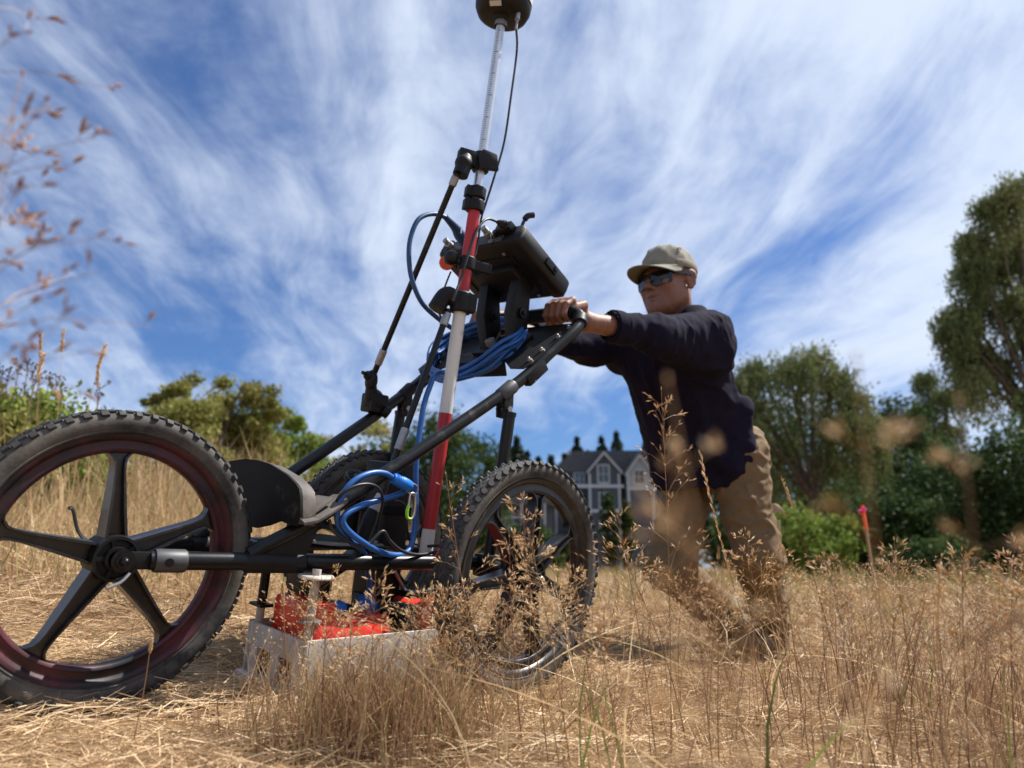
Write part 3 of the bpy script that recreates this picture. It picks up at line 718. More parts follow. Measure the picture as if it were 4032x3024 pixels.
# --- fork ends and side rails
rail_n = [(.045, .052, .256), (.30, .094, .2585), (.775, .150, .262)]
def rail(pts):
    b = MB(); b.tube(spline(pts, 6), .0165, 16); return b
rails = [rail(rail_n).build('side_rail', M['black'], cart), rail([mir(p) for p in rail_n]).build('side_rail', M['black'], cart)]
for k, f_ in enumerate((lambda p: np.array(p), mir)):
    b = MB()
    p0 = f_((0, .052 if k == 0 else .052+2*0, .256)); p1 = f_((.062, .0555, .256))
    if k == 1: p0[1] = -.052; p1[1] = -.056
    d = unit(p1-p0)
    b.box((p0+p1)/2, (.075, .006, .030), (d, np.cross((0, 0, 1.), d), (0, 0, 1.)))
    b.build('fork_tongue', M['blackmatte'], cart, bevel=.002)
    b = MB(); q0 = f_((.052, .054, .256)); q1 = f_((.104, .062, .256))
    if k == 1: q0[1] = -.056; q1[1] = -.066
    b.tube([q0, q0+.006*unit(q1-q0), q1-.004*unit(q1-q0), q1], [.0195, .0205, .0205, .0185], 24)
    b.build('fork_sleeve', M['grey'] if k == 0 else M['blackmatte'], cart)
    b = MB(); sgn = 1 if k == 0 else -1
    y = .0555*sgn
    b.cyl((0, y, .256), (0, y+.006*sgn, .256), .0135, n=6); b.ball((0, y+.006*sgn, .256), (.0075, .012, .0075))
    b.lathe([(0, y+.003*sgn), (.019, y+.003*sgn), (.019, y), (0, y)], (0, 0, .256), (0, 1, 0), 24)
    b.build('axle_nut', M['black'], cart)
b = MB(); b.cyl(on_s(668, 2216, .078), on_s(668, 2216, .082), .0075, n=16); b.cyl(on_s(668, 2216, .081), on_s(668, 2216, .0835), .004, n=6)
b.build('sleeve_screw', M['blackmatte'], cart)
b = MB(); lv = spline([(.0, -.062, .262), (-.03, -.075, .285), (-.045, -.082, .325), (-.052, -.082, .328)], 5)
b.tube(lv, [.006]*len(lv), 8, flat=.5); b.build('quick_release', M['blackmatte'], cart)
b = MB(); lv = spline([(.012, .062, .236), (-.002, .066, .222), (-.022, .066, .213)], 5); b.tube(lv, .0028, 8); b.build('retaining_clip', M['dullsteel'], cart)
# wrapped joint where the handle tube leaves the rail
for k, f_ in enumerate((lambda p: np.array(p), mir)):
    b = MB(); b.tube([f_((.205, .0785, .2575)), f_((.212, .080, .2575)), f_((.318, .0975, .2585)), f_((.322, .098, .2585))], [.017, .0215, .0215, .017], 20)
    b.build('rail_joint', M['blackmatte'], cart)
    b = MB(); A_ = f_((.225, .083, .262)); B_ = f_((.315, .100, .262)); C_ = f_((.345, .107, .350)); D_ = f_((.300, .100, .342))
    nn = unit(np.cross(B_-A_, C_-A_))
    b.loft([[A_+nn*.012, B_+nn*.012, C_+nn*.010, D_+nn*.010], [A_-nn*.012, B_-nn*.012, C_-nn*.010, D_-nn*.010]])
    b.build('gusset', M['blackmatte'], cart, bevel=.003)
# --- handle: one bent tube
hn = [(.212, .082, .270), (.372, .112, .373), (.787, .155, .674), (.915, .175, .795), (.975, .187, .855), (1.004, .187, .885), (1.022, .178, .910), (1.030, .160, .928), (1.030, .125, .934)]
hf = [mir(p) for p in hn]
path = list(spline(hn, 6)) + list(spline(hf[::-1], 6))
b = MB(); b.tube(path, .0148, 18); handle = b.build('handle_tube', M['black'], cart)
b = MB(); g0 = np.array(hn[-2]); g1 = np.array(hf[-2])
b.tube([(1.030, .152, .930), (1.030, .148, .932), (1.030, -.214, .932), (1.030, -.218, .930)], [.016, .0205, .0205, .016], 20)
b.build('hand_grip', M['grip'], handle)
for f_ in (lambda p: np.array(p), mir):
    b = MB(); p0 = f_((1.010, .1855, .892)); p1 = f_((1.0265, .174, .9165)); d = unit(p1-p0)
    for k in range(24):
        a = 2*np.pi*k/24
    b.tube([p0, p0+.002*d, p1-.002*d, p1], [.0185, .0205, .0205, .0185], 24); b.build('grip_collar', M['blackmatte'], handle)
# --- upright posts with hinged clamps
for k, f_ in enumerate((lambda p: np.array(p), mir)):
    top = f_((.790, .172, .655)); bot = f_((.772, .168, .262)); mid = top+(bot-top)*.085
    b = MB(); b.tube([mid, bot], .0145, 16); b.tube([mid, mid+(bot-mid)*.025], .0165, 16); post = b.build('upright_post', M['black'], cart)
    tc_ = f_((.787, .155, .674)); d = unit(f_((.915, .175, .795))-tc_)
    b = MB(); b.tube([tc_-d*.026, tc_-d*.022, tc_+d*.022, tc_+d*.026], [.0165, .0185, .0185, .0165], 20)
    cl = b.build('clamp_ring', M['grey'] if k == 0 else M['blackmatte'], cart)
    b = MB(); e = unit(bot-top); lat = np.array([0, 1., 0]); g = np.cross(e, lat)
    for sg in (-1, 1):
        b.prism([(-.012, -.006), (.012, -.006), (.016, .02), (.012, .055), (-.010, .055), (-.016, .02)], tc_+e*.012, g, e, lat, sg*.011-.0035, sg*.011+.0035)
    b.build('clamp_tongue', M['blackmatte'], cl, bevel=.0015)
    b = MB(); q = tc_+e*.045; b.cyl(q-lat*.02, q+lat*.02, .005); b.cyl(q+lat*.0145, q+lat*.021, .008, n=6); b.cyl(q-lat*.021, q-lat*.0145, .008, n=6)
    b.build('clamp_bolt', M['dullsteel'], cl)
# --- rear axle, corner fittings, wheel brackets
b = MB(); b.tube([(LEN, -.255, .255), (LEN, .255, .255)], .0125, 16); b.build('rear_axle', M['black'], cart)
b = MB(); b.tube([(.72, -.19, .264), (.72, .12, .264)], .012, 14); b.tube([(.34, -.155, .262), (.34, .085, .262)], .011, 14)
b.build('cross_bar', M['black'], cart)
for k, f_ in enumerate((lambda p: np.array(p), mir)):
    b = MB(); b.box(f_((.775, .163, .258)), (.05, .05, .052)); b.tube([f_((.775, .16, .255)), f_((.775, .225, .253))], [.019, .016], 16)
    b.build('corner_fitting', M['blackmatte'], cart, bevel=.006)
    b = MB(); y = .243 if k == 0 else .243
    yy = y if k == 0 else -y
    b.prism([(-.03, -.035), (.03, -.04), (.034, .02), (.012, .07), (-.014, .07), (-.032, .02)], (LEN, yy, .262), (1, 0, 0), (0, 0, 1), (0, 1, 0), -.006, .006)
    b.build('wheel_bracket', M['blackmatte'], cart, bevel=.002)
    b = MB(); ye = (WID/2+.036) if k == 0 else -(WID/2+.036); sg = 1 if k == 0 else -1
    b.cyl((LEN, ye-.004*sg, RAD), (LEN, ye+.010*sg, RAD), .010, n=6); b.ball((LEN, ye+.010*sg, RAD), (.006, .009, .006))
    b.build('axle_nut', M['steel'], cart)
# rear leaf plate on the rails
b = MB(); b.prism([(.33, -.02), (.40, .10), (.52, .10), (.60, -.03), (.52, -.15), (.40, -.15)], (0, 0, .283), (1, 0, 0), (0, 1, 0), (0, 0, 1), 0, .006)
plate = b.build('mounting_plate', M['guard'], cart, bevel=.001)
for x, y in ((.38, .03), (.55, .02), (.45, -.1)):
    b = MB(); b.cyl((x, y, .289), (x, y, .294), .007, n=6); b.build('plate_bolt', M['dullsteel'], plate)
# --- guard behind the front wheel
b = MB(); U = .268
gp = [(-.205, .335), (-.215, .375), (-.195, .415), (-.150, .438), (-.085, .446), (-.035, .446), (.015, .441), (.085, .424), (.122, .409), (.136, .400), (.143, .386), (.153, .348), (.150, .336), (.140, .331),
      (.120, .331), (.085, .335), (.045, .322), (.0, .312), (-.075, .312), (-.115, .322), (-.150, .334)]
secs = [[(U+du, s_, w_) for s_, w_ in gp] for du in (-.003, .003)]
b.loft(secs)
outer = gp[1:13]
# folded lip running back along the top and sides
lip0 = [(U-.003, s_, w_) for s_, w_ in outer]
def shift(l, du, k): return [(U+du, s_*1, w_+k) for (_, s_, w_) in l]
lo = [(U-.003, s_, w_) for s_, w_ in outer]; hi = [(U+.032, s_, w_-.004) for s_, w_ in outer]
th = []
cx, cw = -.02, .36
def inset(p, d): v = np.array([p[1]-cx, p[2]-cw]); v = v/np.linalg.norm(v)*d; return (p[0], p[1]-v[0], p[2]-v[1])
guard = b.build('wheel_guard', M['guard'], cart, angle=50)
b = MB(); b.loft([lo, hi, [inset(p, .005) for p in hi], [inset(p, .005) for p in lo]], closed=False, cap=False)
b.build('guard_lip', M['saddle'], guard, angle=50)
b = MB()
foot = [[(U+.000, .165, .340), (U+.000, .060, .336)], [(U+.032, .162, .346), (U+.032, .064, .344)], [(U+.060, .158, .360), (U+.060, .076, .358)], [(U+.100, .152, .386), (U+.100, .086, .384)]]
secs = []
for (a, c_) in foot:
    a = np.array(a); c_ = np.array(c_)
    mid = (a+c_)/2+np.array([0, 0, .010])
    top = [a-np.array([0, 0, .006]), a, a+(mid-a)*.4+np.array([0, 0, .005]), mid, c_+(mid-c_)*.4+np.array([0, 0, .005]), c_, c_-np.array([0, 0, .006])]
    secs.append(top+[q-np.array([0, 0, .004]) for q in top[-2:0:-1]])
b.loft(secs); b.build('guard_saddle', M['saddle'], guard, angle=60)
b = MB(); b.prism([(-.035, -.028), (.04, -.028), (.04, .032), (-.03, .032)], (U+.04, .118, .364), unit((.8, -.1, .55)), (0, 1, 0), unit((-.55, 0, .8)), 0, .003)
b.build('saddle_strap', M['saddle'], guard)
# --- deck between the handle tubes
DA = np.array([.787, S0, .674]); dd = unit((.143, 0, .126)); dn = np.array([-dd[2], 0, dd[0]])
def deckp(al, s_, up=.0185): return DA+dd*al+np.array([0, s_-S0, 0])+dn*up
outline = [(.315, .165), (.30, .185), (.10, .172), (.078, .160), (.082, .112), (.122, .062), (.122, -.132), (.082, -.182), (.078, -.235), (.10, -.262), (.30, -.27), (.315, -.25)]
hole = [(.285, .035), (.285, -.105), (.165, -.105), (.165, .035)]
b = MB()
lo = [deckp(a, s_, .015) for a, s_ in outline]; hi = [deckp(a, s_, .0185) for a, s_ in outline]
# deck built from strips round the slotted opening
def slab(pl): b.loft([[deckp(a, s_, .015) for a, s_ in pl], [deckp(a, s_, .0187) for a, s_ in pl]])
slab([(.315, .165), (.30, .185), (.10, .172), (.078, .160), (.082, .112), (.122, .062), (.165, .035), (.285, .035), (.315, .035)])
slab([(.315, -.105), (.285, -.105), (.165, -.105), (.122, -.132), (.082, -.182), (.078, -.235), (.10, -.262), (.30, -.27), (.315, -.25)])
slab([(.165, .0349), (.122, .0619), (.122, -.1319), (.165, -.1049)]); slab([(.315, .0349), (.285, .0349), (.285, -.1049), (.315, -.1049)])
deck = b.build('instrument_deck', M['blackmatte'], cart, smooth=False)
for k in range(4):
    b = MB(); al = .188+k*.026
    b.box(deckp(al, -.035, .0168), (.012, .1395, .0034), (dd, (0, 1, 0), dn)); b.build('deck_slat', M['blackmatte'], deck)
b = MB()
q = [deckp(.122, .0615, .0186), deckp(.122, -.1315, .0186), deckp(.108, -.13, -.020), deckp(.108, .06, -.020)]
b.loft([q, [p+dd*.003 for p in q]]); b.build('deck_apron', M['blackmatte'], deck)
bolt_me = None
for al, s_ in ((.115, .155), (.165, .160), (.235, .166), (.285, .170), (.115, -.225), (.165, -.232), (.235, -.240), (.285, -.245)):
    b = MB(); p = deckp(al, s_, .0187)
    b.cyl(p, p+dn*.0035, .0075, n=16); b.cyl(p+dn*.0035, p+dn*.009, .0050, n=6); b.cyl(p+dn*.009, p+dn*.012, .0028, n=8)
    b.build('deck_bolt', M['steel'], deck)
for f_ in (lambda p: np.array(p), mir):
    b = MB(); p0 = f_((.846, .168, .712)); p1 = f_((.886, .174, .752)); d = unit(p1-p0)
    b.box((p0+p1)/2+np.array([0, 0, 0]), (.075, .022, .030), (d, (0, 1, 0), np.cross(d, (0, 1, 0)))); b.build('deck_saddle', M['blackmatte'], deck, bevel=.004)

# ================================================================== range pole with its bracing legs and receiver
PB = np.array([.672, .058, .266]); PT = np.array([.722, .058, 1.640]); pd = unit(PT-PB)
def pp(w_): return PB+pd*((w_-PB[2])/pd[2])
def pw(x, y):                                          # height on the pole seen at a picture row
    return on_s(x, y, .058)[2]
pole = thing('range_pole', 'tall red and white banded survey pole with graduated metal upper section', 'survey pole', PB)
h1 = pw(1690, 2083); h2 = pw(1755, 1628); h3 = pw(1812, 1210); h4 = pw(1862, 820); h5 = pw(1880, 765)
for nm, m_, a, c_, r in (('white_section', 'polewhite', .266, h1, .0158), ('red_section', 'polered', h1, h2, .0158), ('white_section', 'polewhite', h2, h3, .0158), ('red_section', 'polered', h3, h4, .0156)):
    b = MB(); b.tube([pp(a), pp(c_)], r, 24); b.build(nm, M[m_], pole)
b = MB(); b.tube([pp(h4-.01), pp(1.655)], .0118, 24); up_s = b.build('graduated_section', M['alu'], pole)
# graduation strip: a flat scale with its ticks standing a hair proud
tick = MB(); k = 0; w_ = h5+.02
lat = unit(np.cross(pd, np.array([-.5, 1., 0]))); fr = unit(np.cross(lat, pd))
if fr[1] < 0: fr = -fr
left = -lat if (lat[0] > 0) else lat
while w_ < 1.63:
    ln = .95 if k % 10 == 0 else (.75 if k % 5 == 0 else .5)
    arc = []
    a0 = R_(62); a1 = R_(62-62*ln)
    for q in np.linspace(a0, a1, 5): arc.append(pp(w_)+(fr*math.cos(q)+left*math.sin(q))*.01195)
    hh = .0009 if k % 10 == 0 else .00055
    tick.loft([[p-pd*hh for p in arc], [p+pd*hh for p in arc]], closed=False, cap=False)
    w_ += .0062; k += 1
tick.build('graduation', M['ink'], up_s, smooth=False, recalc=False)
def clamp(wc, h, r, nm, m_='blackmatte', split=False):
    b = MB()
    if split:
        for q in (-1, 1):
            c_ = pp(wc+q*h*.26); b.tube([c_-pd*h*.22, c_-pd*h*.19, c_+pd*h*.19, c_+pd*h*.22], [r*.92, r, r, r*.92], 28)
            b.box(c_+left*r*.95, (h*.40, .016, .026), (pd, left, fr))
    else:
        c_ = pp(wc); b.tube([c_-pd*h*.5, c_-pd*h*.42, c_+pd*h*.42, c_+pd*h*.5], [r*.9, r, r, r*.9], 24)
    return b.build(nm, M[m_], pole, bevel=.0015)
clamp(pw(1865, 783), .066, .0235, 'pole_clamp', split=True)
low = pw(1800, 1187); clamp(low, .052, .027, 'leg_clamp'); midc = pw(1840, 1040); clamp(midc, .034, .022, 'cable_clamp')
topc = pw(1893, 640); clamp(topc, .050, .022, 'leg_clamp')
# knobs and joints on the clamps
b = MB(); c_ = pp(topc); b.box(c_+left*.035, (.040, .055, .030), (pd, left, fr)); b.prism([(-.03, -.02), (.022, -.028), (.03, .004), (.018, .026), (-.02, .022)], c_+fr*.02-left*.012, left, pd, fr, -.006, .008)
b.build('clamp_jaw', M['blackmatte'], pole, bevel=.004)
elbow = on_s(1822, 648, .045); b = MB()
b.tube(spline([c_+left*.045, elbow+np.array([.005, 0, .006]), elbow+np.array([-.004, 0, -.030])+0*pd], 6), [.020]*13, 14); b.ball(elbow+np.array([.003, 0, .004]), .023)
b.build('leg_elbow', M['blackmatte'], pole)
c_ = pp(low); b = MB(); b.tube(spline([c_+left*.01, c_+left*.04+pd*.012, c_+left*.062-pd*.03], 6), .021, 14); b.build('leg_elbow', M['blackmatte'], pole)
b = MB(); b.box(c_-left*.02+fr*.01, (.045, .028, .03), (pd, left, fr)); b.build('clamp_lever', M['blackmatte'], pole, bevel=.004)
c_ = pp(midc); b = MB(); b.ball(c_+left*.042+pd*.006, (.019, .019, .019)); b.cyl(c_+left*.01, c_+left*.04, .009); b.build('clamp_knob', M['black'], pole)
b = MB(); b.box(c_-left*.035, (.026, .06, .016), (pd, left, fr)); b.build('instrument_arm', M['blackmatte'], pole, bevel=.003)
# bracing legs
def leg(p0, p1, fer0, fer1, label):
    p0 = np.array(p0); p1 = np.array(p1); d = unit(p1-p0); Ln = np.linalg.norm(p1-p0)
    b = MB(); b.tube([p0+d*.01, p1+d*.012], .0078, 14); o = b.build('bracing_leg', M['black'], pole); o['label'] = label
    for a, c_ in (fer0, fer1):
        b = MB(); b.tube([p0+d*Ln*a, p0+d*Ln*a+d*.002, p0+d*Ln*c_-d*.002, p0+d*Ln*c_], [.0086, .0102, .0102, .0086], 16); b.build('ferrule', M['dullsteel'], o)
    return o
l1b = on_s(1470, 1478, -.205)
leg(on_s(1806, 668, .045), l1b, (.03, .075), (.87, .945), 'long thin leg running from the upper clamp to the far handle tube')
l2t = on_s(1772, 1205, .045); l2b = on_s(1470, 2040, .03)
leg(l2t, l2b, (.035, .10), (.60, .70), 'short thin leg running from the lower clamp down behind the near handle tube')
b = MB(); s0_ = on_s(1502, 1952, .032); s1_ = on_s(1470, 2010, .032); b.tube([s0_, s1_], .0125, 18); b.build('silver_sleeve', M['dullsteel'], pole)
b = MB(); b.tube([s1_, on_s(1455, 2045, .032), on_s(1425, 2130, .03)], [.0135, .0165, .0150], 16); b.build('rubber_foot', M['blackmatte'], pole)
b = MB(); j = on_s(1462, 1500, -.205); b.ball(j, (.016, .018, .030)); b.ball(j+np.array([-.012, .0, .012]), .013)
b.tube([j, on_s(1462, 1575, -.21)], [.012, .020], 14)
k_ = on_s(1470, 1580, -.215); b.ball(k_, (.028, .03, .034)); b.box(k_+np.array([.005, 0, -.005]), (.055, .05, .05)); b.cyl(k_+np.array([.02, .02, -.02]), k_+np.array([.035, .03, -.03]), .016)
b.build('ball_joint', M['blackmatte'], pole, bevel=.006)
b = MB(); q = on_s(1440, 1475, -.2); b.tube([q+np.array([-.012, 0, .004]), q+np.array([.03, 0, -.002])], .005, 8); b.build('joint_lever', M['blackmatte'], pole)
# receiver
rc = pp(1.652)
rec = thing('satellite_receiver', 'round black survey receiver with salmon dome on top of the pole', 'receiver', rc)
b = MB(); b.lathe([(0.0, .004), (.020, .002), (.024, .010), (.052, .012), (.066, .021), (.0735, .038), (.0755, .060), (.0755, .082), (.074, .088), (0, .088)], rc, pd, 56); b.build('receiver_body', M['blackmatte'], rec)
b = MB(); b.lathe([(.0745, .086), (.0765, .089), (.0765, .100), (.070, .128), (.050, .148), (.02, .156), (0, .157)], rc, pd, 56); b.build('receiver_dome', M['salmon'], rec)
b = MB(); b.lathe([(.0165, -.012), (.0165, .006), (.0, .006)], rc, pd, 24); b.build('mounting_collar', M['dullsteel'], rec)
def rec_label(az, z0, z1, wd, nm):
    b = MB(); secs = []
    for q in np.linspace(-wd, wd, 7):
        d = fr*math.cos(az+q)+(-left)*math.sin(az+q); secs.append([rc+d*.0762+pd*z0, rc+d*.0762+pd*z1])
    b.loft(secs, closed=False, cap=False); return b.build(nm, M['label'], rec)
rec_label(R_(52), .052, .076, .22, 'label_sticker'); 
b = MB(); e = fr*math.cos(R_(-35))+(-left)*math.sin(R_(-35))
q = rc+e*.062+pd*.0125; b.box(q+(e*.5-pd*.8)*.004, (.004, .03, .012), (unit(e*.55-pd*.8), np.cross(pd, e), unit(e*.8+pd*.55))); b.build('label_sticker', M['label'], rec)
ap = rc+(fr*math.cos(R_(38))-left*math.sin(R_(38)))*.050+pd*.014
b = MB(); b.cyl(ap, ap-pd*.018, .0065); b.cyl(ap-pd*.018, ap-pd*.045, .0036); b.build('aerial_plug', M['dullsteel'], rec)

# ================================================================== cables
def cable(name, pts, r, m_, label, cat='cable', n=10, seg=7):
    P = spline(pts, seg); b = MB(); b.tube(P, r, n)
    base = P[np.argmin(P[:, 2])]
    return alone(name, b, M[m_], label, cat, base)
top_cable = [ap-pd*.04, on_s(2035, 200, .06), on_s(2012, 380, .06), on_s(1985, 560, .055), on_s(1945, 700, .05), on_s(1910, 810, .03), on_s(1895, 860, .025), on_s(1880, 960, .022), on_s(1862, 1045, .030)]
cable('aerial_cable', top_cable, .0030, 'cableblack', 'thin black cable hanging from the receiver down beside the graduated pole')
# ================================================================== instrument on its yoke
DS0, DS1 = -.175, .130
e1 = unit((.203, 0, -.093)); e3 = np.array([e1[2], 0, -e1[0]])       # e1: back towards the worker, e3: down out of its back
if e3[2] > 0: e3 = -e3
org = np.array([.821, 0, 1.111])
logger = thing('data_logger', 'black rugged display unit with plugs mounted on a yoke above the deck', 'display unit', (.87, -.03, .77))
def lp(a, s_, d): return org+e1*a+np.array([0, s_, 0])+e3*d
b = MB()
prof = [(.0, .003), (.004, 0), (.214, 0), (.224, .005), (.226, .024), (.224, .045), (.214, .051), (.012, .051), (.002, .046), (0, .04)]
b.loft([[lp(a, DS0+.03, d) for a, d in prof], [lp(a, DS1-.03, d) for a, d in prof]])
body = b.build('housing', M['blackmatte'], logger, bevel=.002)
for s_a, s_b in ((DS0, DS0+.034), (DS1-.034, DS1)):
    b = MB(); pr2 = []
    for a, d in prof: pr2.append((.112+(a-.112)*1.045, .0255+(d-.0255)*1.12))
    inn = [(.112+(a-.112)*.975, .0255+(d-.0255)*.90) for a, d in prof]
    if s_a < 0: ss = [(s_a, inn), (s_a+.008, pr2), (s_b, pr2)]
    else: ss = [(s_a, pr2), (s_b-.008, pr2), (s_b, inn)]
    b.loft([[lp(a, s_, d) for a, d in pr] for s_, pr in ss]); b.build('end_bumper', M['grip'] if False else M['blackmatte'], logger, angle=50)
b = MB(); b.box(lp(-.001, -.035, .024), (.004, .200, .034), (e1, (0, 1, 0), e3)); panel = b.build('plug_panel', M['grey'], logger, bevel=.001)
b = MB(); b.box(lp(.115, -.02, -.0015), (.16, .21, .003), (e1, (0, 1, 0), e3)); b.build('screen', M['black'], logger)
b = MB(); b.box(lp(.115, -.02, .054), (.14, .19, .006), (e1, (0, 1, 0), e3)); b.build('back_plate', M['blackmatte'], logger, bevel=.002)
for a in (.03, .20):
    for s_ in (-.10, .06):
        b = MB(); p = lp(a, s_, .057); b.cyl(p, p+e3*.003, .005, n=8); b.build('screw', M['dullsteel'], logger)
# clip on the near bumper
b = MB(); b.box(lp(.135, DS1+.003, .02), (.05, .006, .022), (e1, (0, 1, 0), e3)); b.box(lp(.15, DS1+.007, .02), (.012, .006, .012), (e1, (0, 1, 0), e3)); b.build('port_cover', M['black'], logger, bevel=.001)
# plugs on the front panel, each pointing out of the panel
out = -e1
def plug(s_, d, r, ln, m_, nm='plug'):
    b = MB(); p = lp(-.002, s_, d); b.tube([p, p+out*ln*.45, p+out*ln*.5, p+out*ln], [r, r, r*.8, r*.75], 18)
    return b.build(nm, M[m_], logger)
plug(-.137, .022, .011, .028, 'dullsteel', 'socket'); plug(.010, .012, .0115, .032, 'dullsteel', 'socket'); plug(.038, .014, .010, .014, 'black', 'socket')
b = MB(); p = lp(-.002, .075, .010); b.box(p+out*.012, (.024, .050, .022), (out, (0, 1, 0), e3)); b.build('port_block', M['black'], logger, bevel=.002)
# black cable boot and small swivel aerial
b = MB(); p0 = lp(-.012, .082, .006); p1 = on_s(1955, 872, .065); b.tube([p0, p0+(p1-p0)*.55, p1], [.013, .012, .004], 14)
for k in range(4):
    q = p0+(p1-p0)*(.35+.14*k); b.lathe([(.0125-.0015*k, -.002), (.0145-.0018*k, 0), (.0125-.0015*k, .002)], q, p1-p0, 14)
b.build('cable_boot', M['black'], logger)
b = MB(); q0 = lp(.006, .108, -.002); q1 = q0-e3*.030+out*.002; b.tube([q0, q1], .0045, 10); b.tube(spline([q1, q1-e3*.008+np.array([.004, .004, .004]), q1-e3*.012+np.array([.016, .012, .006])], 5), .008, 12); b.build('swivel_aerial', M['black'], logger)
# hanging orange cap and dangling nut
b = MB(); cp = on_s(1758, 1035, -.150); b.lathe([(.004, -.003), (.019, -.004), (.021, 0), (.019, .006), (.006, .006), (.004, .002)], cp, unit((-.55, .8, -.1)), 28); b.build('dust_cap', M['orangecap'], logger)
b = MB(); b.tube(spline([lp(-.012, -.137, .030), lp(-.022, -.137, .055), cp+np.array([0, 0, .012])], 6), .0012, 6); b.build('cap_lanyard', M['cableblack'], logger)
b = MB(); cq = lp(-.006, .030, .038); b.lathe([(.003, -.001), (.0065, -.001), (.0065, .0015), (.003, .0015)], cq, unit(out+np.array([0, .2, 0])), 20, closed=True); b.tube([lp(-.012, .024, .018), cq], .0010, 6); b.build('ring_nut', M['dullsteel'], logger)
# yoke legs
yk = [(-.075, 0), (.055, 0)]
for s_, px_ in ((-.070, 1940), (.050, 2045)):
    b = MB(); t0 = lp(.10, s_, .053); t1 = lp(.150, s_, .053); f0 = deckp(.175, s_*.8, .019); f1 = deckp(.235, s_*.8, .019)
    m0 = t0*.45+f0*.55+np.array([-.020, 0, 0]); m1 = t1*.45+f1*.55+np.array([.0, 0, 0])
    lt = np.array([0, .017, 0])
    b.loft([[t0-lt, t1-lt, t1+lt, t0+lt], [m0-lt, m1-lt, m1+lt, m0+lt], [f0-lt*.9, f1-lt*.9, f1+lt*.9, f0+lt*.9]])
    b.build('yoke_leg', M['blackmatte'], logger, bevel=.003)
    b = MB(); q = (m0+m1)/2; b.cyl(q-lt*1.5, q+lt*1.6, .014, n=20); b.cyl(q+lt*1.6, q+lt*1.9, .007, n=6); b.build('yoke_knob', M['black'], logger)
b = MB(); b.box((lp(.120, -.01, .066)), (.10, .15, .026), (e1, (0, 1, 0), e3)); b.build('yoke_head', M['blackmatte'], logger, bevel=.006)
b = MB(); b.box(deckp(.205, -.01, .024), (.09, .16, .008), (dd, (0, 1, 0), dn)); b.build('yoke_base', M['blackmatte'], logger, bevel=.002)
b = MB(); b.cyl(deckp(.17, -.010, .03), deckp(.17, -.010, .045), .010); b.cyl(deckp(.17, -.010, .045), deckp(.17, -.010, .060), .015, n=8); b.build('yoke_clamp', M['dullsteel'], logger)
# fat blue plug and the cable looping out of it
bp0 = lp(-.004, -.078, .018)
bp1 = on_s(1755, 855, -.06)
b = MB(); b.tube(spline([bp0, bp0+(bp1-bp0)*.30, bp0+(bp1-bp0)*.55+np.array([0, 0, .004]), bp1], 6), [.017]*7+list(np.linspace(.0165, .008, 12)), 16)
bl = [bp1, on_s(1705, 842, -.06), on_s(1650, 862, -.06), on_s(1618, 930, -.06), on_s(1610, 1010, -.055), on_s(1622, 1100, -.05), on_s(1660, 1190, -.045), on_s(1720, 1250, -.05), on_s(1790, 1300, -.06), on_s(1840, 1330, -.08)]
ca = thing('looped_cable', 'dark blue cable looping left from its fat plug on the display unit', 'cable', on_s(1840, 1330, -.08))
b.build('cable_plug', M['bluedark'], ca)
b = MB(); b.tube(spline(bl, 7), .0064, 10); b.build('cable_run', M['bluedark'], ca)
b = MB(); q = bp0+(bp1-bp0)*.45; b.box(q+np.array([0, .0165, 0]), (.004, .002, .018), (unit(bp1-bp0), (0, 1, 0), (0, 0, 1))); b.build('plug_mark', M['label'], ca)
# thin cables
cable('control_cable', [p1, on_s(1925, 862, .07), on_s(1900, 875, .075), on_s(1872, 920, .078), on_s(1850, 985, .080), on_s(1832, 1040, .082), on_s(1815, 1100, .080), on_s(1795, 1150, .085), on_s(1783, 1185, .085)], .0034, 'cableblack', 'thin black cable arching over the red pole band from the display unit')
cable('slack_cable', [on_s(1775, 1070, -.08), on_s(1755, 1120, -.08), on_s(1735, 1180, -.08), on_s(1727, 1225, -.08), on_s(1740, 1255, -.07)], .0026, 'cableblack', 'short thin cable hanging below the orange dust cap')

# ================================================================== blue cable coiled on the deck
coil = thing('cable_coil', 'bright blue cable coiled in many turns around the yoke on the deck', 'cable coil', deckp(.18, -.08, .03))
rng = np.random.default_rng(3)
turns = 8
for k in range(turns):
    ang = np.linspace(0, 2*np.pi, 40, endpoint=False); ph = rng.uniform(0, 6.28)
    ra = .132+rng.uniform(-.010, .008); rs = .148+rng.uniform(-.012, .010)
    ca_, cs_ = .185+rng.uniform(-.006, .006), -.082+rng.uniform(-.007, .007)
    ht = .026+.0062*(k % 4)+.011*(k//4)
    P = []
    for a in ang:
        al = ca_+ra*math.cos(a); s_ = cs_+rs*math.sin(a)
        # the turns sag over the front edge of the deck
        sag = -.040*max(0, -math.cos(a)-.35)
        P.append(deckp(al, s_, ht+.006*math.sin(2*a+ph)+.003*math.sin(5*a+ph)) + dn*0 + np.array([0, 0, sag]))
    b = MB(); b.tube(P, .0058, 10, loop=True); b.build('cable_turn', M['blue'], coil)
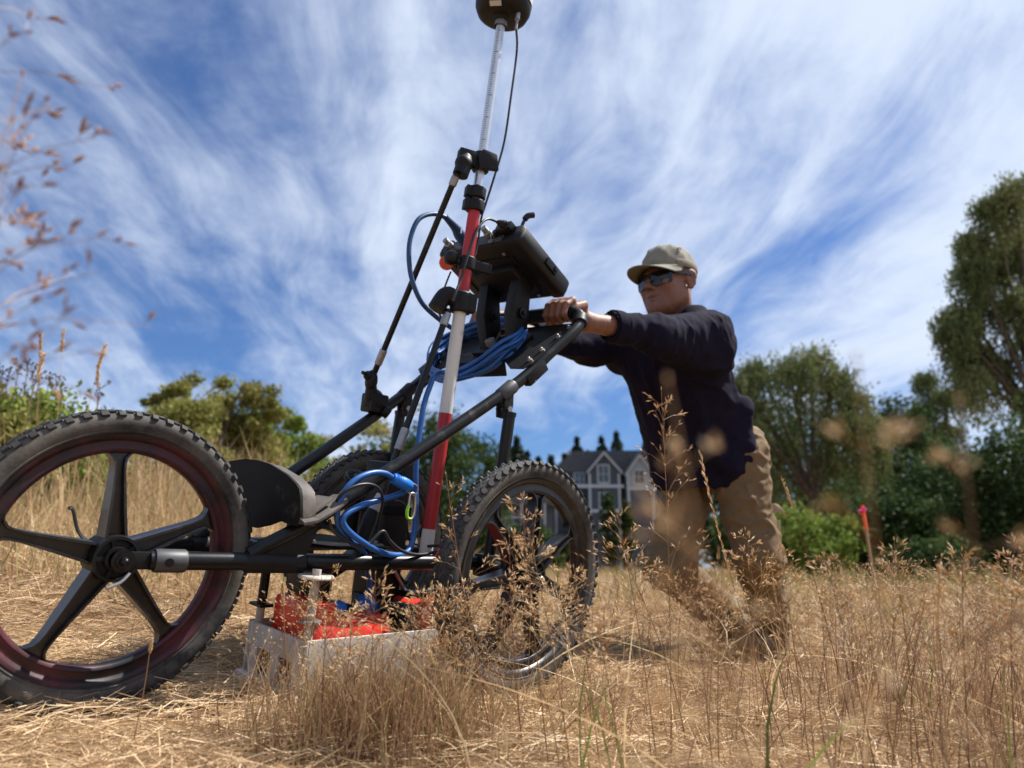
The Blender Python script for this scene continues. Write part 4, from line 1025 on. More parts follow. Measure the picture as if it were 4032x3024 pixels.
low_pts = [(deckp(.075, -.08, .030)+np.array([0, 0, -.03])), on_s(1722, 1470, .02), on_s(1690, 1530, .045), on_s(1668, 1600, .055), on_s(1655, 1680, .060), on_s(1645, 1760, .068), on_s(1638, 1850, .075), on_s(1637, 1950, .080), on_s(1636, 2040, .085), on_s(1630, 2100, .092), on_s(1616, 2155, .105), on_s(1590, 2182, .120),
           on_s(1545, 2186, .130), on_s(1490, 2170, .138), on_s(1438, 2142, .142), on_s(1390, 2108, .144), on_s(1358, 2075, .146), on_s(1349, 2045, .146), on_s(1372, 2018, .146), on_s(1420, 1992, .142), on_s(1470, 1976, .135), on_s(1535, 1958, .125), on_s(1585, 1940, .125), on_s(1606, 1922, .130)]
b = MB(); b.tube(spline(low_pts, 7), .0066, 12); lead = b.build('cable_lead', M['blue'], coil)
pg0 = on_s(1612, 1915, .135); pg1 = on_s(1545, 1880, .140)
b = MB(); b.tube([pg0, pg0+(pg1-pg0)*.2, pg0+(pg1-pg0)*.45, pg0+(pg1-pg0)*.5, pg1], [.012, .0135, .0135, .0125, .0095], 18)
for k in range(5):
    q = pg0+(pg1-pg0)*(.52+.09*k); b.lathe([(.0095, -.0022), (.0125, 0), (.0095, .0022)], q, pg1-pg0, 16)
b.build('cable_joint', M['bluebright'], coil)
ret = [pg1, on_s(1515, 1864, .142), on_s(1475, 1861, .144), on_s(1430, 1873, .146), on_s(1388, 1899, .146), on_s(1355, 1940, .145), on_s(1332, 1995, .142), on_s(1328, 2045, .138), on_s(1345, 2095, .135), on_s(1385, 2135, .130), on_s(1420, 2160, .120), on_s(1440, 2200, .10), on_s(1455, 2290, .07), on_s(1450, 2370, .06), on_s(1440, 2420, .05)]
b = MB(); b.tube(spline(ret, 7), .0062, 12); b.build('cable_lead', M['blue'], coil)
cable('sensor_cable', [on_s(1318, 1985, .135), on_s(1345, 1945, .150), on_s(1390, 1917, .156), on_s(1440, 1906, .156), on_s(1480, 1915, .152), on_s(1503, 1945, .145), on_s(1505, 1990, .13), on_s(1490, 2050, .11), on_s(1480, 2120, .08)], .0032, 'cableblack', 'black cable arched beside the bright blue plug above the lower frame')
cable('brake_cable', [on_s(1296, 2045, .13), on_s(1306, 2080, .135), on_s(1335, 2108, .140), on_s(1380, 2135, .140), on_s(1440, 2150, .142), on_s(1505, 2092, .145), on_s(1535, 2130, .146), on_s(1580, 2168, .146), on_s(1640, 2184, .14), on_s(1700, 2176, .13), on_s(1742, 2155, .12), on_s(1730, 2148, .10), on_s(1670, 2152, .06)], .0036, 'cableblack', 'black cable drooping under the blue loop towards the near rear wheel')
cable('grey_wire', [on_s(1560, 1970, .10), on_s(1590, 1985, .10), on_s(1601, 2020, .10), on_s(1603, 2080, .10), on_s(1615, 2130, .09), on_s(1650, 2150, .08)], .0028, 'cableblack', 'thin wire hanging down from behind the green carabiner')
# carabiner
kb = thing('carabiner', 'silver carabiner with a lime green clip hanging from the blue plug', 'carabiner', on_s(1612, 2040, .14))
lo_ = [on_s(x, y, .140) for x, y in ((1621, 1942), (1634, 1948), (1636, 1975), (1632, 2020), (1622, 2042), (1607, 2040), (1606, 2015), (1612, 1975), (1615, 1950))]
b = MB(); b.tube(spline(lo_, 5, True), .0028, 10, loop=True); b.build('hook', M['steel'], kb)
b = MB(); b.tube(spline([on_s(1609, 1990, .143), on_s(1602, 2015, .143), on_s(1604, 2038, .143), on_s(1617, 2043, .143)], 5), .0042, 10, flat=.6); b.build('lime_clip', M['lime'], kb)
b = MB(); b.tube(spline([on_s(x, y, .140) for x, y in ((1600, 1928), (1622, 1905), (1643, 1915), (1642, 1940), (1624, 1950))], 5, True), .0014, 8, loop=True); b.build('key_ring', M['dullsteel'], kb)

# ================================================================== boxes and fittings low on the frame
bat = thing('battery_case', 'black battery case strapped upright to the rear of the cart frame', 'battery', (.64, -.06, .265))
b = MB(); b.box((.64, -.07, .375), (.075, .10, .20)); b.build('case', M['blackmatte'], bat, bevel=.008)
b = MB(); b.box((.64, -.07, .36), (.079, .104, .022)); b.build('strap', M['grip'], bat, bevel=.002)
b = MB(); b.cyl((.60, -.05, .43), (.585, -.045, .43), .006); b.build('terminal', M['dullsteel'], bat)
enc = thing('sensor_housing', 'round black housing with a slotted lid standing in front of the far rear wheel', 'sensor housing', (.60, -.147, .27))
b = MB(); hc = np.array([.60, -.147, .27]); ax_ = unit((-.1, .55, .85))
tp = on_u(1405, 1880, .60); b.tube([hc, hc+(tp-hc)*.6, tp-ax_*.012], [.018, .020, .024], 20); b.tube([tp-ax_*.014, tp-ax_*.010, tp, tp+ax_*.003], [.028, .031, .031, .029], 32); b.build('canister', M['blackmatte'], enc)
b = MB(); b.lathe([(.024, .0032), (.0285, .0055), (.029, .003)], tp, ax_, 32); b.lathe([(.0, .0032), (.006, .006), (.010, .0058), (.0105, .003)], tp, ax_, 24); lid = b.build('lid', M['grey'], enc)
ee = unit(np.cross(ax_, (1, 0, 0))); gg = np.cross(ax_, ee)
for k in range(8):
    a = 2*np.pi*k/8; b = MB(); q = tp+(ee*math.cos(a)+gg*math.sin(a))*.017+ax_*.0035; b.cyl(q, q+ax_*.0022, .0042, n=12); b.build('lid_boss', M['black'], enc)
b = MB(); q = np.array([.60, .135, .300]); 
rf = thing('red_bellows', 'ribbed red plastic strip at the corner of the frame beside the near rear wheel', 'bellows', on_s(1738, 2205, .165))
for k in range(8):
    p = on_s(1726+k*3.1, 2200-k*7.5, .165); b = MB(); b.box(p, (.020-.0011*k, .012, .0026)); b.build('rib', M['red'], rf)
b = MB(); b.tube([on_s(1724, 2203, .162), on_s(1748, 2145, .162)], [.006, .003], 8); b.build('core', M['red'], rf)
# steering prop under the rail
b = MB(); b.tube([on_s(1513, 2195, .05), on_s(1548, 2240, .04), on_s(1600, 2340, .03)], .005, 10); b.build('prop_rod', M['dullsteel'], cart)
for x0, x1, y0, y1, s_ in ((1240, 1330, 2245, 2420, -.02), (1560, 1650, 2245, 2500, .0)):
    pass
b = MB(); b.box((.42, -.02, .215), (.05, .10, .075)); b.box((.60, -.02, .205), (.06, .10, .10)); b.build('hanger_block', M['blackmatte'], cart, bevel=.006)

# ================================================================== antenna sled with its red transducers
sled = thing('antenna_sled', 'milky plastic sled tray dragged under the cart frame', 'sled', (.5, .03, 0.0))
SA, SB, UA, UB = -.068, .152, .318, .775
b = MB()
skin = [(UA+.03, .012), (UA-.012, .030), (UA-.004, .050), (UB, .050), (UB, .012)]
def wall_box(c_, sz, nm, m_='whiteplastic', bv=.003):
    b = MB(); b.box(c_, sz); return b.build(nm, M[m_], sled, bevel=bv)
wall_box(((UA+UB)/2, (SA+SB)/2, .014), (UB-UA, SB-SA, 0.012), 'sled_floor')
wall_box(((UA+UB)/2, SB-.004, .064), (UB-UA, .008, .112), 'side_wall'); wall_box(((UA+UB)/2, SA+.004, .064), (UB-UA, .008, .112), 'side_wall')
wall_box((UA+.004, (SA+SB)/2, .095), (.008, SB-SA-.018, .046), 'end_wall'); wall_box((UB-.004, (SA+SB)/2, .07), (.008, SB-SA-.018, .09), 'end_wall')
wall_box((UA-.004, (SA+SB)/2, .008), (.024, SB-SA+.012, .026), 'front_lip', bv=.008)
for s_ in (SA+.030, (SA+SB)/2, SB-.030): wall_box((UA+.006, s_, .046), (.010, .028, .062), 'end_strut')
def rod(s_, w1, washer, nm):
    b = MB(); b.tube([(UA+.012, s_, .03), (UA+.012, s_, w1)], .0085, 14); o = b.build(nm, M['whiteplastic'], sled)
    if washer:
        b = MB(); p = np.array([UA+.012, s_, w1]); b.lathe([(0, -.002), (.034, -.003), (.035, 0), (.033, .003), (0, .003)], p, (0, 0, 1), 28); b.cyl(p, p+np.array([0, 0, .014]), .009, n=8); b.build('washer', M['whiteplastic'], o)
        b = MB(); p = np.array([UA+.012, s_, .152]); b.lathe([(0.008, -.002), (.022, -.002), (.022, .002), (.008, .002)], p, (0, 0, 1), 24); b.build('washer', M['dullsteel'], o)
    return o
rod(SB-.018, .236, True, 'guide_rod'); rod(SA+.020, .150, False, 'guide_rod')
b = MB(); b.tube([(UA+.012, SA+.020, .15), (UA+.012, SA+.020, .235)], .0095, 12); b.build('guide_rod', M['blackmatte'], sled)
b = MB(); b.box((UA+.012, SA+.020, .152), (.03, .045, .006)); b.build('rod_stop', M['blackmatte'], sled)
def transducer(u0, u1, s0_, s1_, w0, w1, label, saddle):
    t_ = thing('antenna_transducer', label, 'antenna', ((u0+u1)/2, (s0_+s1_)/2, w0), group='red antenna transducers on the sled')
    b = MB(); h = w1-w0; k = min(.030, h*.35)
    pr = [(s0_+.004, w0), (s1_-.004, w0), (s1_, w0+.01), (s1_-.003, w1-k), (s1_-k*.6, w1), (s0_+k*.6, w1), (s0_+.003, w1-k), (s0_, w0+.01)]
    b.loft([[(u0+.012, s_*1, w_) for s_, w_ in [(s0_+(s1_-s0_)*.5+(a-(s0_+s1_)/2)*.92, w0+(c_-w0)*.95) for a, c_ in pr]],
            [(u0+.022, s_, w_) for s_, w_ in pr] if False else [(u0+.026, a, c_) for a, c_ in pr], [(u1-.026, a, c_) for a, c_ in pr],
            [(u1-.008, a, c_) for a, c_ in [((s0_+s1_)/2+(a-(s0_+s1_)/2)*.92, w0+(c_-w0)*.95) for a, c_ in pr]]])
    b.build('housing', M['red'], t_, bevel=.006)
    b = MB(); b.box(((u0+u1)/2, (s0_+s1_)/2, w0+h*.42), (u1-u0-.012, s1_-s0_+.004, .005)); b.build('seam', M['red'], t_, bevel=.001)
    for q in (.25, .45, .72):
        b = MB(); u_ = u0+(u1-u0)*q; b.cyl((u_, s1_+.0005, w0+h*.55), (u_, s1_+.0035, w0+h*.55), .0045, n=12); b.build('rivet', M['steel'], t_)
    for q in (.3, .6):
        b = MB(); b.box((u0+(u1-u0)*q, (s0_+s1_)/2, w1+.006), (.03, .05, .014)); b.build('top_block', M['blackmatte'], t_, bevel=.003)
    return t_
ft = transducer(.335, .555, SA+.03, SB-.020, .055, .150, 'red antenna box at the front end of the milky sled, behind the white guide rod', False)
b = MB(); b.box((.372, (SA+SB)/2+.005, .150), (.060, SB-SA-.075, .062)); b.build('raised_cap', M['red'], ft, bevel=.014)
transducer(.600, .757, SA+.03, SB-.020, .055, .172, 'red antenna box at the rear of the sled beside the near rear wheel', True)
b = MB(); b.box((.577, (SA+SB)/2, .115), (.034, SB-SA-.03, .11)); 
for k in range(5): b.box((.577, SB-.024, .085+k*.016), (.040, .006, .008))
alone('coupling_block', b, M['blackmatte'], 'black ribbed coupling between the two red antenna boxes', 'coupling', (.577, .03, .06), bevel=.003)
# blue tape bits round the plugs on the transducers
b = MB(); b.tube(spline([on_s(1440, 2430, .05), on_s(1455, 2390, .06), on_s(1430, 2370, .07)], 6), .018, 12); b.tube(spline([on_s(1300, 2420, .05), on_s(1320, 2390, .06), on_s(1345, 2400, .06)], 6), .015, 12)
alone('blue_plugs', b, M['bluebright'], 'blue plug ends half hidden in grass above the red antenna boxes', 'plug', on_s(1440, 2430, .05))
# ================================================================== the person pushing the cart
import openvdb
def sdf_mesh(prims, vox, k):
    """smooth union of simple solids meshed to one continuous surface"""
    los, his = [], []
    for p in prims:
        lo, hi = p['bb']; los.append(lo); his.append(hi)
    lo = np.min(los, 0)-4*vox; hi = np.max(his, 0)+4*vox
    n = np.ceil((hi-lo)/vox).astype(int)+1
    D = np.full(n, .2, np.float32)
    for p in prims:
        a = np.maximum(np.floor((p['bb'][0]-p.get('k', k)-3*vox-lo)/vox).astype(int), 0); c = np.minimum(np.ceil((p['bb'][1]+p.get('k', k)+3*vox-lo)/vox).astype(int)+1, n)
        ax_ = [np.arange(a[i], c[i])*vox+lo[i] for i in range(3)]
        X = np.stack(np.meshgrid(*ax_, indexing='ij'), -1)
        d = p['f'](X).astype(np.float32)
        sl = tuple(slice(a[i], c[i]) for i in range(3)); S = D[sl]; kk = p.get('k', k)
        if p.get('sub'):
            d = -d; h = np.clip(.5-.5*(d-S)/kk*-1, 0, 1) if False else None
            D[sl] = np.maximum(S, d)
        else:
            h = np.clip(.5+.5*(d-S)/kk, 0, 1); D[sl] = d*(1-h)+S*h-kk*h*(1-h)
    g = openvdb.FloatGrid(.2); g.copyFromArray(np.ascontiguousarray(D))
    pts, quads = g.convertToQuads(isovalue=0.0)
    return np.asarray(pts, float)*vox+lo, np.asarray(quads)
def caps(p0, p1, r0, r1=None, **kw):
    p0 = np.asarray(p0, float); p1 = np.asarray(p1, float); r1 = r0 if r1 is None else r1; d = p1-p0; L2 = max(d@d, 1e-12)
    def f(X):
        t = np.clip(((X-p0)@d)/L2, 0, 1); return np.linalg.norm(X-p0-t[..., None]*d, axis=-1)-(r0+(r1-r0)*t)
    m = max(r0, r1)
    return dict(f=f, bb=(np.minimum(p0, p1)-m, np.maximum(p0, p1)+m), **kw)
def elli(c, r, ax=None, **kw):
    c = np.asarray(c, float); r = np.asarray(r, float); A = np.eye(3) if ax is None else np.array([unit(a) for a in ax])
    def f(X):
        q = (X-c)@A.T; k0 = np.linalg.norm(q/r, axis=-1); k1 = np.linalg.norm(q/(r*r), axis=-1)
        return k0*(k0-1)/np.maximum(k1, 1e-6)
    e = np.sqrt(((A*r[:, None])**2).sum(0))
    return dict(f=f, bb=(c-e, c+e), **kw)
def rbox(c, h, ax, rd, **kw):
    c = np.asarray(c, float); h = np.asarray(h, float); A = np.array([unit(a) for a in ax])
    def f(X):
        q = np.abs((X-c)@A.T)-(h-rd); return np.linalg.norm(np.maximum(q, 0), axis=-1)+np.minimum(q.max(-1), 0)-rd
    e = (np.abs(A)*h[:, None]).sum(0)
    return dict(f=f, bb=(c-e, c+e), **kw)
def lofts(st, lat, **kw):
    """stations (centre, half width, half depth) joined into a tapering elliptical body"""
    C_ = np.array([s_[0] for s_ in st]); a = np.array([s_[1] for s_ in st]); b_ = np.array([s_[2] for s_ in st]); lat = unit(lat)
    d = C_[-1]-C_[0]; Ln = np.linalg.norm(d); ax_ = d/Ln; ts = (C_-C_[0])@ax_; dep = unit(np.cross(ax_, lat)); lt = unit(np.cross(dep, ax_))
    def f(X):
        t = (X-C_[0])@ax_; tc = np.clip(t, ts[0], ts[-1])
        cc = np.stack([np.interp(tc, ts, C_[:, i]) for i in range(3)], -1)
        q = X-cc; A = np.interp(tc, ts, a); B = np.interp(tc, ts, b_)
        x = q@lt; y = q@dep; k0 = np.sqrt((x/A)**2+(y/B)**2); k1 = np.sqrt((x/A**2)**2+(y/B**2)**2)
        d2 = np.where(k1 > 1e-6, k0*(k0-1)/np.maximum(k1, 1e-6), -np.minimum(A, B))
        cap_ = np.maximum(ts[0]-t, t-ts[-1])
        return np.maximum(d2, cap_)
    m = max(a.max(), b_.max())
    return dict(f=f, bb=(C_.min(0)-m, C_.max(0)+m), **kw)
def vn(v, f):
    n = np.zeros_like(v); e1_ = v[f[:, 2]]-v[f[:, 0]]; e2_ = v[f[:, 3]]-v[f[:, 1]]; fn = np.cross(e1_, e2_)
    for i in range(4): np.add.at(n, f[:, i], fn)
    return n/np.maximum(np.linalg.norm(n, axis=1, keepdims=True), 1e-12)
def smooth_v(v, f, it=2, lam=.5):
    for _ in range(it):
        acc = np.zeros_like(v); cnt = np.zeros(len(v))
        for i in range(4):
            a, c_ = f[:, i], f[:, (i+1) % 4]
            np.add.at(acc, a, v[c_]); np.add.at(cnt, a, 1); np.add.at(acc, c_, v[a]); np.add.at(cnt, c_, 1)
        v = v*(1-lam)+lam*acc/np.maximum(cnt, 1)[:, None]
    return v
M['skin'] = mat('skin', (.215, .098, .062), .58, var=.22, scale=90, second=(.20, .085, .06), sec_scale=14, sec_lo=.5, sec_hi=.8, bump=.12, bscale=350)
_b = M['skin'].node_tree.nodes['Principled BSDF']; _b.inputs['Subsurface Weight'].default_value = .25; _b.inputs['Subsurface Radius'].default_value = (.02, .006, .003)
M['shirt'] = mat('navy_knit', (.0105, .0092, .0215), .9, var=.2, scale=30, bump=.35, bscale=420, spec=.10)
M['trousers'] = mat('tan_canvas', (.160, .105, .053), .85, var=.14, scale=24, bump=.35, bscale=380, second=(.16, .105, .06), sec_scale=9, sec_lo=.5, sec_hi=.8, spec=.3)
M['boots'] = mat('brown_leather', (.10, .058, .030), .6, var=.25, scale=20, bump=.3, second=(.22, .17, .11), sec_scale=12, sec_lo=.5, sec_hi=.8)
M['cap'] = mat('olive_cap', (.215, .205, .165), .85, var=.12, scale=40, bump=.4, bscale=450, spec=.3)
M['glassframe'] = mat('glasses_frame', (.008, .008, .009), .3, var=.1)
M['lens'] = mat('dark_lens', (.006, .0065, .0065), .10, var=.05, spec=.38)

NAT = np.array([Nv[0], Nv[1], 0]); NAT = unit(NAT)
gz = lambda P: float(ground(P[0], P[1]))
# joints
Hc = on_d(2631, 1116, 2.50)
az = R_(50); HF = unit((-math.sin(az), -math.cos(az), -.06)); HL = unit((math.cos(az), -math.sin(az), 0)); HU = np.cross(HF, HL); HU = HU if HU[2] > 0 else -HU
neck = on_d(2672, 1268, 2.53); Lsh = wor((1.625, .240, 1.005)); Rsh = on_s(2462, 1335, -.10); Rsh = wor(Rsh)
def hand_frame(s_): return np.array([1.030, s_, .932])
Lh0 = hand_frame(.105); Rh0 = hand_frame(-.185)
Lw = wor((1.115, .122, .928)); Le = wor((1.375, .195, .945)); Rw = wor((1.115, -.178, .926)); Re = wor(on_s(2330, 1370, -.17))
Lhip = on_d(2890, 1815, 2.50); Rhip = on_d(2735, 1815, 2.66)
Lkn = on_d(2988, 2190, 2.40); Rkn = on_d(2632, 2235, 2.47)
Lan = on_d(3035, 2470, 2.56); Ran = on_d(2885, 2455, 2.72)
person = thing('person', 'person in navy shirt, olive cap, sunglasses and tan trousers pushing the cart', 'person', (float(Lhip[0]), float(Lhip[1]), gz(Lhip)), cart=False)
POFF = OFF[person.name][0]
def hand(c0, sgn):
    P = []
    bar = lambda u_, s_, w_: wor((c0[0]+u_, c0[1]+s_, c0[2]+w_))
    # back of the hand from wrist to knuckles, over the bar
    P.append(rbox(bar(.034, 0, .026), (.040, .041, .0145), (wor((1, 0, .42))-wor((0, 0, 0)), Nv, wor((-.42, 0, 1))-wor((0, 0, 0))), .012, k=.012))
    for i, q in enumerate((-.0315, -.0105, .0105, .0315)):
        ln = (.88, 1.0, .97, .8)[i] if sgn > 0 else (.8, .97, 1.0, .88)[i]
        a = bar(.000, q, .0335); b1 = bar(-.028*ln, q, .018); b2 = bar(-.0315, q, -.012*ln); b3 = bar(-.012, q, -.0315*ln)
        P += [caps(a, b1, .0105, .0098, k=.006), caps(b1, b2, .0096, .0090, k=.004), caps(b2, b3, .0088, .0075, k=.004)]
        P.append(elli(bar(.002, q, .037), (.011, .0095, .009), k=.008))
    ti = -sgn                                            # the thumbs point to each other
    a = bar(.045, ti*.036, .008); b1 = bar(.026, ti*.046, -.018); b2 = bar(-.004, ti*.044, -.031)
    P += [caps(a, b1, .0135, .0115, k=.012), caps(b1, b2, .0112, .0085, k=.005)]
    P.append(caps(bar(.055, ti*.012, .010), bar(.040, ti*.030, -.002), .016, .013, k=.014))
    return P
sk = []
hc = lambda f_, l_, u_: Hc+HF*f_+HL*l_+HU*u_
HA = (HF, HL, HU)
sk += [elli(hc(-.012, 0, .040), (.098, .076, .095), HA, k=.02), elli(hc(.028, 0, -.030), (.066, .062, .085), HA, k=.03), elli(hc(.052, 0, -.088), (.040, .040, .032), HA, k=.03),
       elli(hc(.076, 0, -.103), (.019, .022, .017), HA, k=.014), elli(hc(.040, .050, -.045), (.035, .014, .035), HA, k=.02), elli(hc(.040, -.050, -.045), (.035, .014, .035), HA, k=.02),                                                   # chin
       caps(hc(.005, .058, -.062), hc(.058, .026, -.098), .018, .015, k=.03), caps(hc(.005, -.058, -.062), hc(.058, -.026, -.098), .018, .015, k=.03),
       elli(hc(.066, .040, -.022), (.022, .024, .018), HA, k=.02), elli(hc(.066, -.040, -.022), (.022, .024, .018), HA, k=.02),   # cheekbones
       caps(hc(.090, 0, .008), hc(.114, 0, -.030), .0080, .0100, k=.010), elli(hc(.113, 0, -.033), (.012, .0125, .009), HA, k=.006), elli(hc(.098, .012, -.037), (.009, .007, .007), HA, k=.006), elli(hc(.098, -.012, -.037), (.009, .007, .007), HA, k=.006),
       caps(hc(.080, .026, .018), hc(.090, 0, .016), .011, .011, k=.012), caps(hc(.080, -.026, .018), hc(.090, 0, .016), .011, .011, k=.012),      # brow
       elli(hc(.0885, 0, -.0600), (.0125, .0255, .0065), HA, k=.004), elli(hc(.0870, 0, -.0735), (.0135, .0215, .0075), HA, k=.004), elli(hc(.080, 0, -.066), (.024, .030, .0022), HA, sub=True), elli(hc(.072, 0, -.048), (.020, .030, .020), HA, k=.015),                         # lips
       elli(hc(.080, .031, .000), (.013, .014, .011), HA, k=.006), elli(hc(.080, -.031, .000), (.013, .014, .011), HA, k=.006)]                    # eyes
for sg in (-1, 1):                                                                                                # ears
    EA = (unit(HF*.85+HL*sg*-.45), unit(HL*sg*.85+HF*.45), HU)
    ec = hc(-.016, sg*.082, -.004)
    sk += [elli(ec, (.0195, .0070, .034), EA, k=.005), elli(ec+HU*.011, (.023, .0065, .024), EA, k=.004), elli(ec-HU*.028+HF*.004, (.0095, .0055, .011), EA, k=.004),
           elli(ec+EA[1]*.007, (.011, .005, .020), EA, sub=True)]
sk += [caps(Hc-HU*.055-HF*.018, neck-np.array([0, 0, .03]), .058, .062, k=.03)]
chest = on_d(2650, 1420, 2.55); belly = on_d(2720, 1640, 2.57); pelv = (Lhip+Rhip)/2+np.array([0, 0, .03])
sk += [lofts([(pelv, .14, .10), (belly, .14, .10), (chest, .165, .105), ((Lsh+Rsh)/2+np.array([0, .03, -.03]), .11, .055)], NAT, k=.03), caps(neck-np.array([0, 0, .03]), chest, .055, .08, k=.03)]
for a, c_, d_, e_ in ((Lsh, Le, Lw, Lh0), (Rsh, Re, Rw, Rh0)):
    sk += [caps((Lsh+Rsh)/2+np.array([0, .03, -.04]), a, .042, .044, k=.02), caps(a, c_, .047, .040, k=.02), caps(c_, d_, .040, .0265, k=.02), caps(d_, wor(e_+np.array([.058, 0, .018])), .026, .024, k=.02)]
sk += hand(Lh0, 1)+hand(Rh0, -1)
for a, c_, d_ in ((Lhip, Lkn, Lan), (Rhip, Rkn, Ran)):
    sk += [caps(pelv, a, .09, .08, k=.03), caps(a, c_, .072, .052, k=.03), caps(c_, d_, .050, .036, k=.02)]
v, f = sdf_mesh(sk, .0050, .02)
v = smooth_v(v, f, 1, .4)
np_obj('body', v, f, M['skin'], person, POFF)

# shirt
sh = []
S = lambda x, y, d: on_d(x, y, d)
hem = S(2762, 1880, 2.58); w1 = S(2742, 1760, 2.575); w2 = S(2700, 1610, 2.565); w3 = S(2652, 1450, 2.545); w4 = S(2640, 1335, 2.53)
sh.append(lofts([(hem, .190, .138), (w1, .188, .138), (w2, .188, .136), (w3, .184, .128), (w4, .160, .100)], NAT, k=.05))
shc = (Lsh+Rsh)/2
sh += [caps(Lsh+np.array([-.02, .02, -.005]), neck+np.array([.03, .03, -.045]), .066, .058, k=.05), caps(Rsh, neck+np.array([-.02, .03, -.05]), .060, .055, k=.05), caps(Lsh+np.array([0, .03, -.05]), Rsh+np.array([0, .05, -.05]), .075, .07, k=.05)]
sh += [caps(Lsh, Le, .070, .056, k=.04), caps(Le, Lw+(Le-Lw)*.36, .055, .046, k=.03), caps(Lsh+np.array([0, .02, -.08]), Le+np.array([0, 0, -.020]), .068, .046, k=.04)]
sh += [caps(Rsh, Re, .068, .060, k=.04), caps(Re, Rw+(Re-Rw)*.30, .058, .045, k=.03)]
sh.append(rbox(S(2905, 1720, 2.47), (.055, .020, .12), (NAT, unit(np.cross(NAT, (0, 0, 1.))), (-.06, 0, 1)), .018, k=.05))
# side tail hanging in a point
tail = [S(2760, 1760, 2.42), S(2935, 1755, 2.44), S(2880, 1830, 2.425), S(2862, 1905, 2.42)]
sh += [caps(tail[0], tail[2], .03, .022, k=.03), caps(tail[1], tail[2], .03, .022, k=.03), caps(tail[2], tail[3], .030, .012, k=.025)]
# opening for the neck
sh.append(caps(neck+np.array([-.004, -.004, .004]), neck+(Hc-neck)*.9, .064, .085, sub=True))
# cuffs: hollow ends
for a, c_ in ((Lw, Le), (Rw, Re)):
    q = a+(c_-a)*(.36 if a is Lw else .30); d = unit(q-c_); sh.append(caps(q+d*.005, q+d*.09, .040, .05, sub=True))
v, f = sdf_mesh(sh, .0058, .04); v = smooth_v(v, f, 2, .5); n_ = vn(v, f)
def ridge(P, sd): x = fbm(P, sd, 2); return 1-np.abs(x)*1.6
arm = unit(Le-Lsh); tor = unit(w4-hem)
ta = (v-Lsh)@arm
isarm = np.clip(1-np.linalg.norm(v-(Lsh+np.clip(ta, 0, .6)[:, None]*arm), axis=1)/.13, 0, 1)
# folds: across the sleeve near shoulder and elbow, long drapes down the torso
Pf = np.stack([(v@arm)*26, (v@np.cross(arm, tor))*9, (v@tor)*9], 1)
Pt = np.stack([(v@NAT)*13, (v@np.array([0, 1., 0]))*11, (v@tor)*4.2+(v@NAT)*5], 1)
fold = isarm*np.clip(ridge(Pf, 5), 0, 1)**1.6*.0095 + (1-isarm)*np.clip(ridge(Pt, 9), 0, 1)**1.6*.0125 + .0025*fbm(v*34, 3, 2)
v = v + n_*(fold-.004)[:, None]
v = smooth_v(v, f, 1, .35)
np_obj('shirt', v, f, M['shirt'], person, POFF)
# collar: a standing band open at the front
b = MB(); secs = []
cn = neck+np.array([.010, .012, .006]); cu = unit(Hc-neck)*.6+np.array([0, 0, .4]); cu = unit(cu)
BF = unit((-.62, -.78, 0)); BL = unit((.78, -.62, 0))
for a in np.linspace(R_(22), R_(338), 34):
    d = BF*math.cos(a)+BL*math.sin(a); fl = .5-.5*math.cos(a)
    r0 = .076; r1 = .073+.006*(1-fl); h = .018+.034*fl
    p0 = cn+d*r0-cu*.02; p1_ = cn+d*r1+cu*h; p2_ = cn+d*(r1+.008)+cu*(h+.004); p3_ = cn+d*(r1+.017)+cu*(h-.004); p4_ = cn+d*(r0+.034)+cu*(-.020+.004*math.sin(3*a)); 
    secs.append([p0, p1_, p2_, p3_, p4_, cn+d*(r0+.022)-cu*.022])
b.loft(secs); b.build('collar', M['shirt'], person, angle=60)
# cuff band on the near sleeve
q = Lw+(Le-Lw)*.36; d = unit(q-Le); b = MB(); b.tube([q-d*.03, q-d*.012, q+d*.002, q+d*.004, q-d*.012], [.050, .0505, .0490, .0465, .044], 28, cap=False); b.build('cuff', M['shirt'], person)

# trousers
tr = [lofts([(pelv-np.array([0, 0, .005]), .145, .120), (pelv+np.array([0, 0, .06]), .155, .128), (w1, .15, .125)], NAT, k=.05)]
for a, c_, d_ in ((Lhip, Lkn, Lan), (Rhip, Rkn, Ran)):
    tr += [caps(a, c_, .092, .074, k=.03), caps(c_, d_+(c_-d_)*.02, .072, .062, k=.03)]
    tr.append(caps(d_, d_+unit(d_-c_)*.06, .058, .05, sub=True))
tr.append(elli(Lhip+np.array([.035, .05, .02]), (.095, .11, .12), k=.05))
v, f = sdf_mesh(tr, .0058, .04); v = smooth_v(v, f, 2, .5); n_ = vn(v, f)
kn = np.minimum(np.linalg.norm(v-Lkn, axis=1), np.linalg.norm(v-Rkn, axis=1)); ak = np.minimum(np.linalg.norm(v-Lan, axis=1), np.linalg.norm(v-Ran, axis=1))
cr_ = np.clip(ridge(np.stack([v[:, 0]*11+v[:, 2]*7, v[:, 1]*10, v[:, 2]*17-v[:, 0]*9], 1), 27), 0, 1)**3
fold = ridge(np.stack([v[:, 0]*9, v[:, 1]*9, v[:, 2]*14], 1), 21)*.006 + .010*cr_ + .006*np.exp(-(ak/.12)**2)*np.sin(v[:, 2]*150+4*fbm(v*7, 2, 2)) + .003*fbm(v*26, 8, 2)
v = v+n_*(fold-.003)[:, None]; v = smooth_v(v, f, 1, .3)
np_obj('trousers', v, f, M['trousers'], person, POFF)
b = MB(); c0 = Lhip+np.array([.045, -.075, -.02]); 
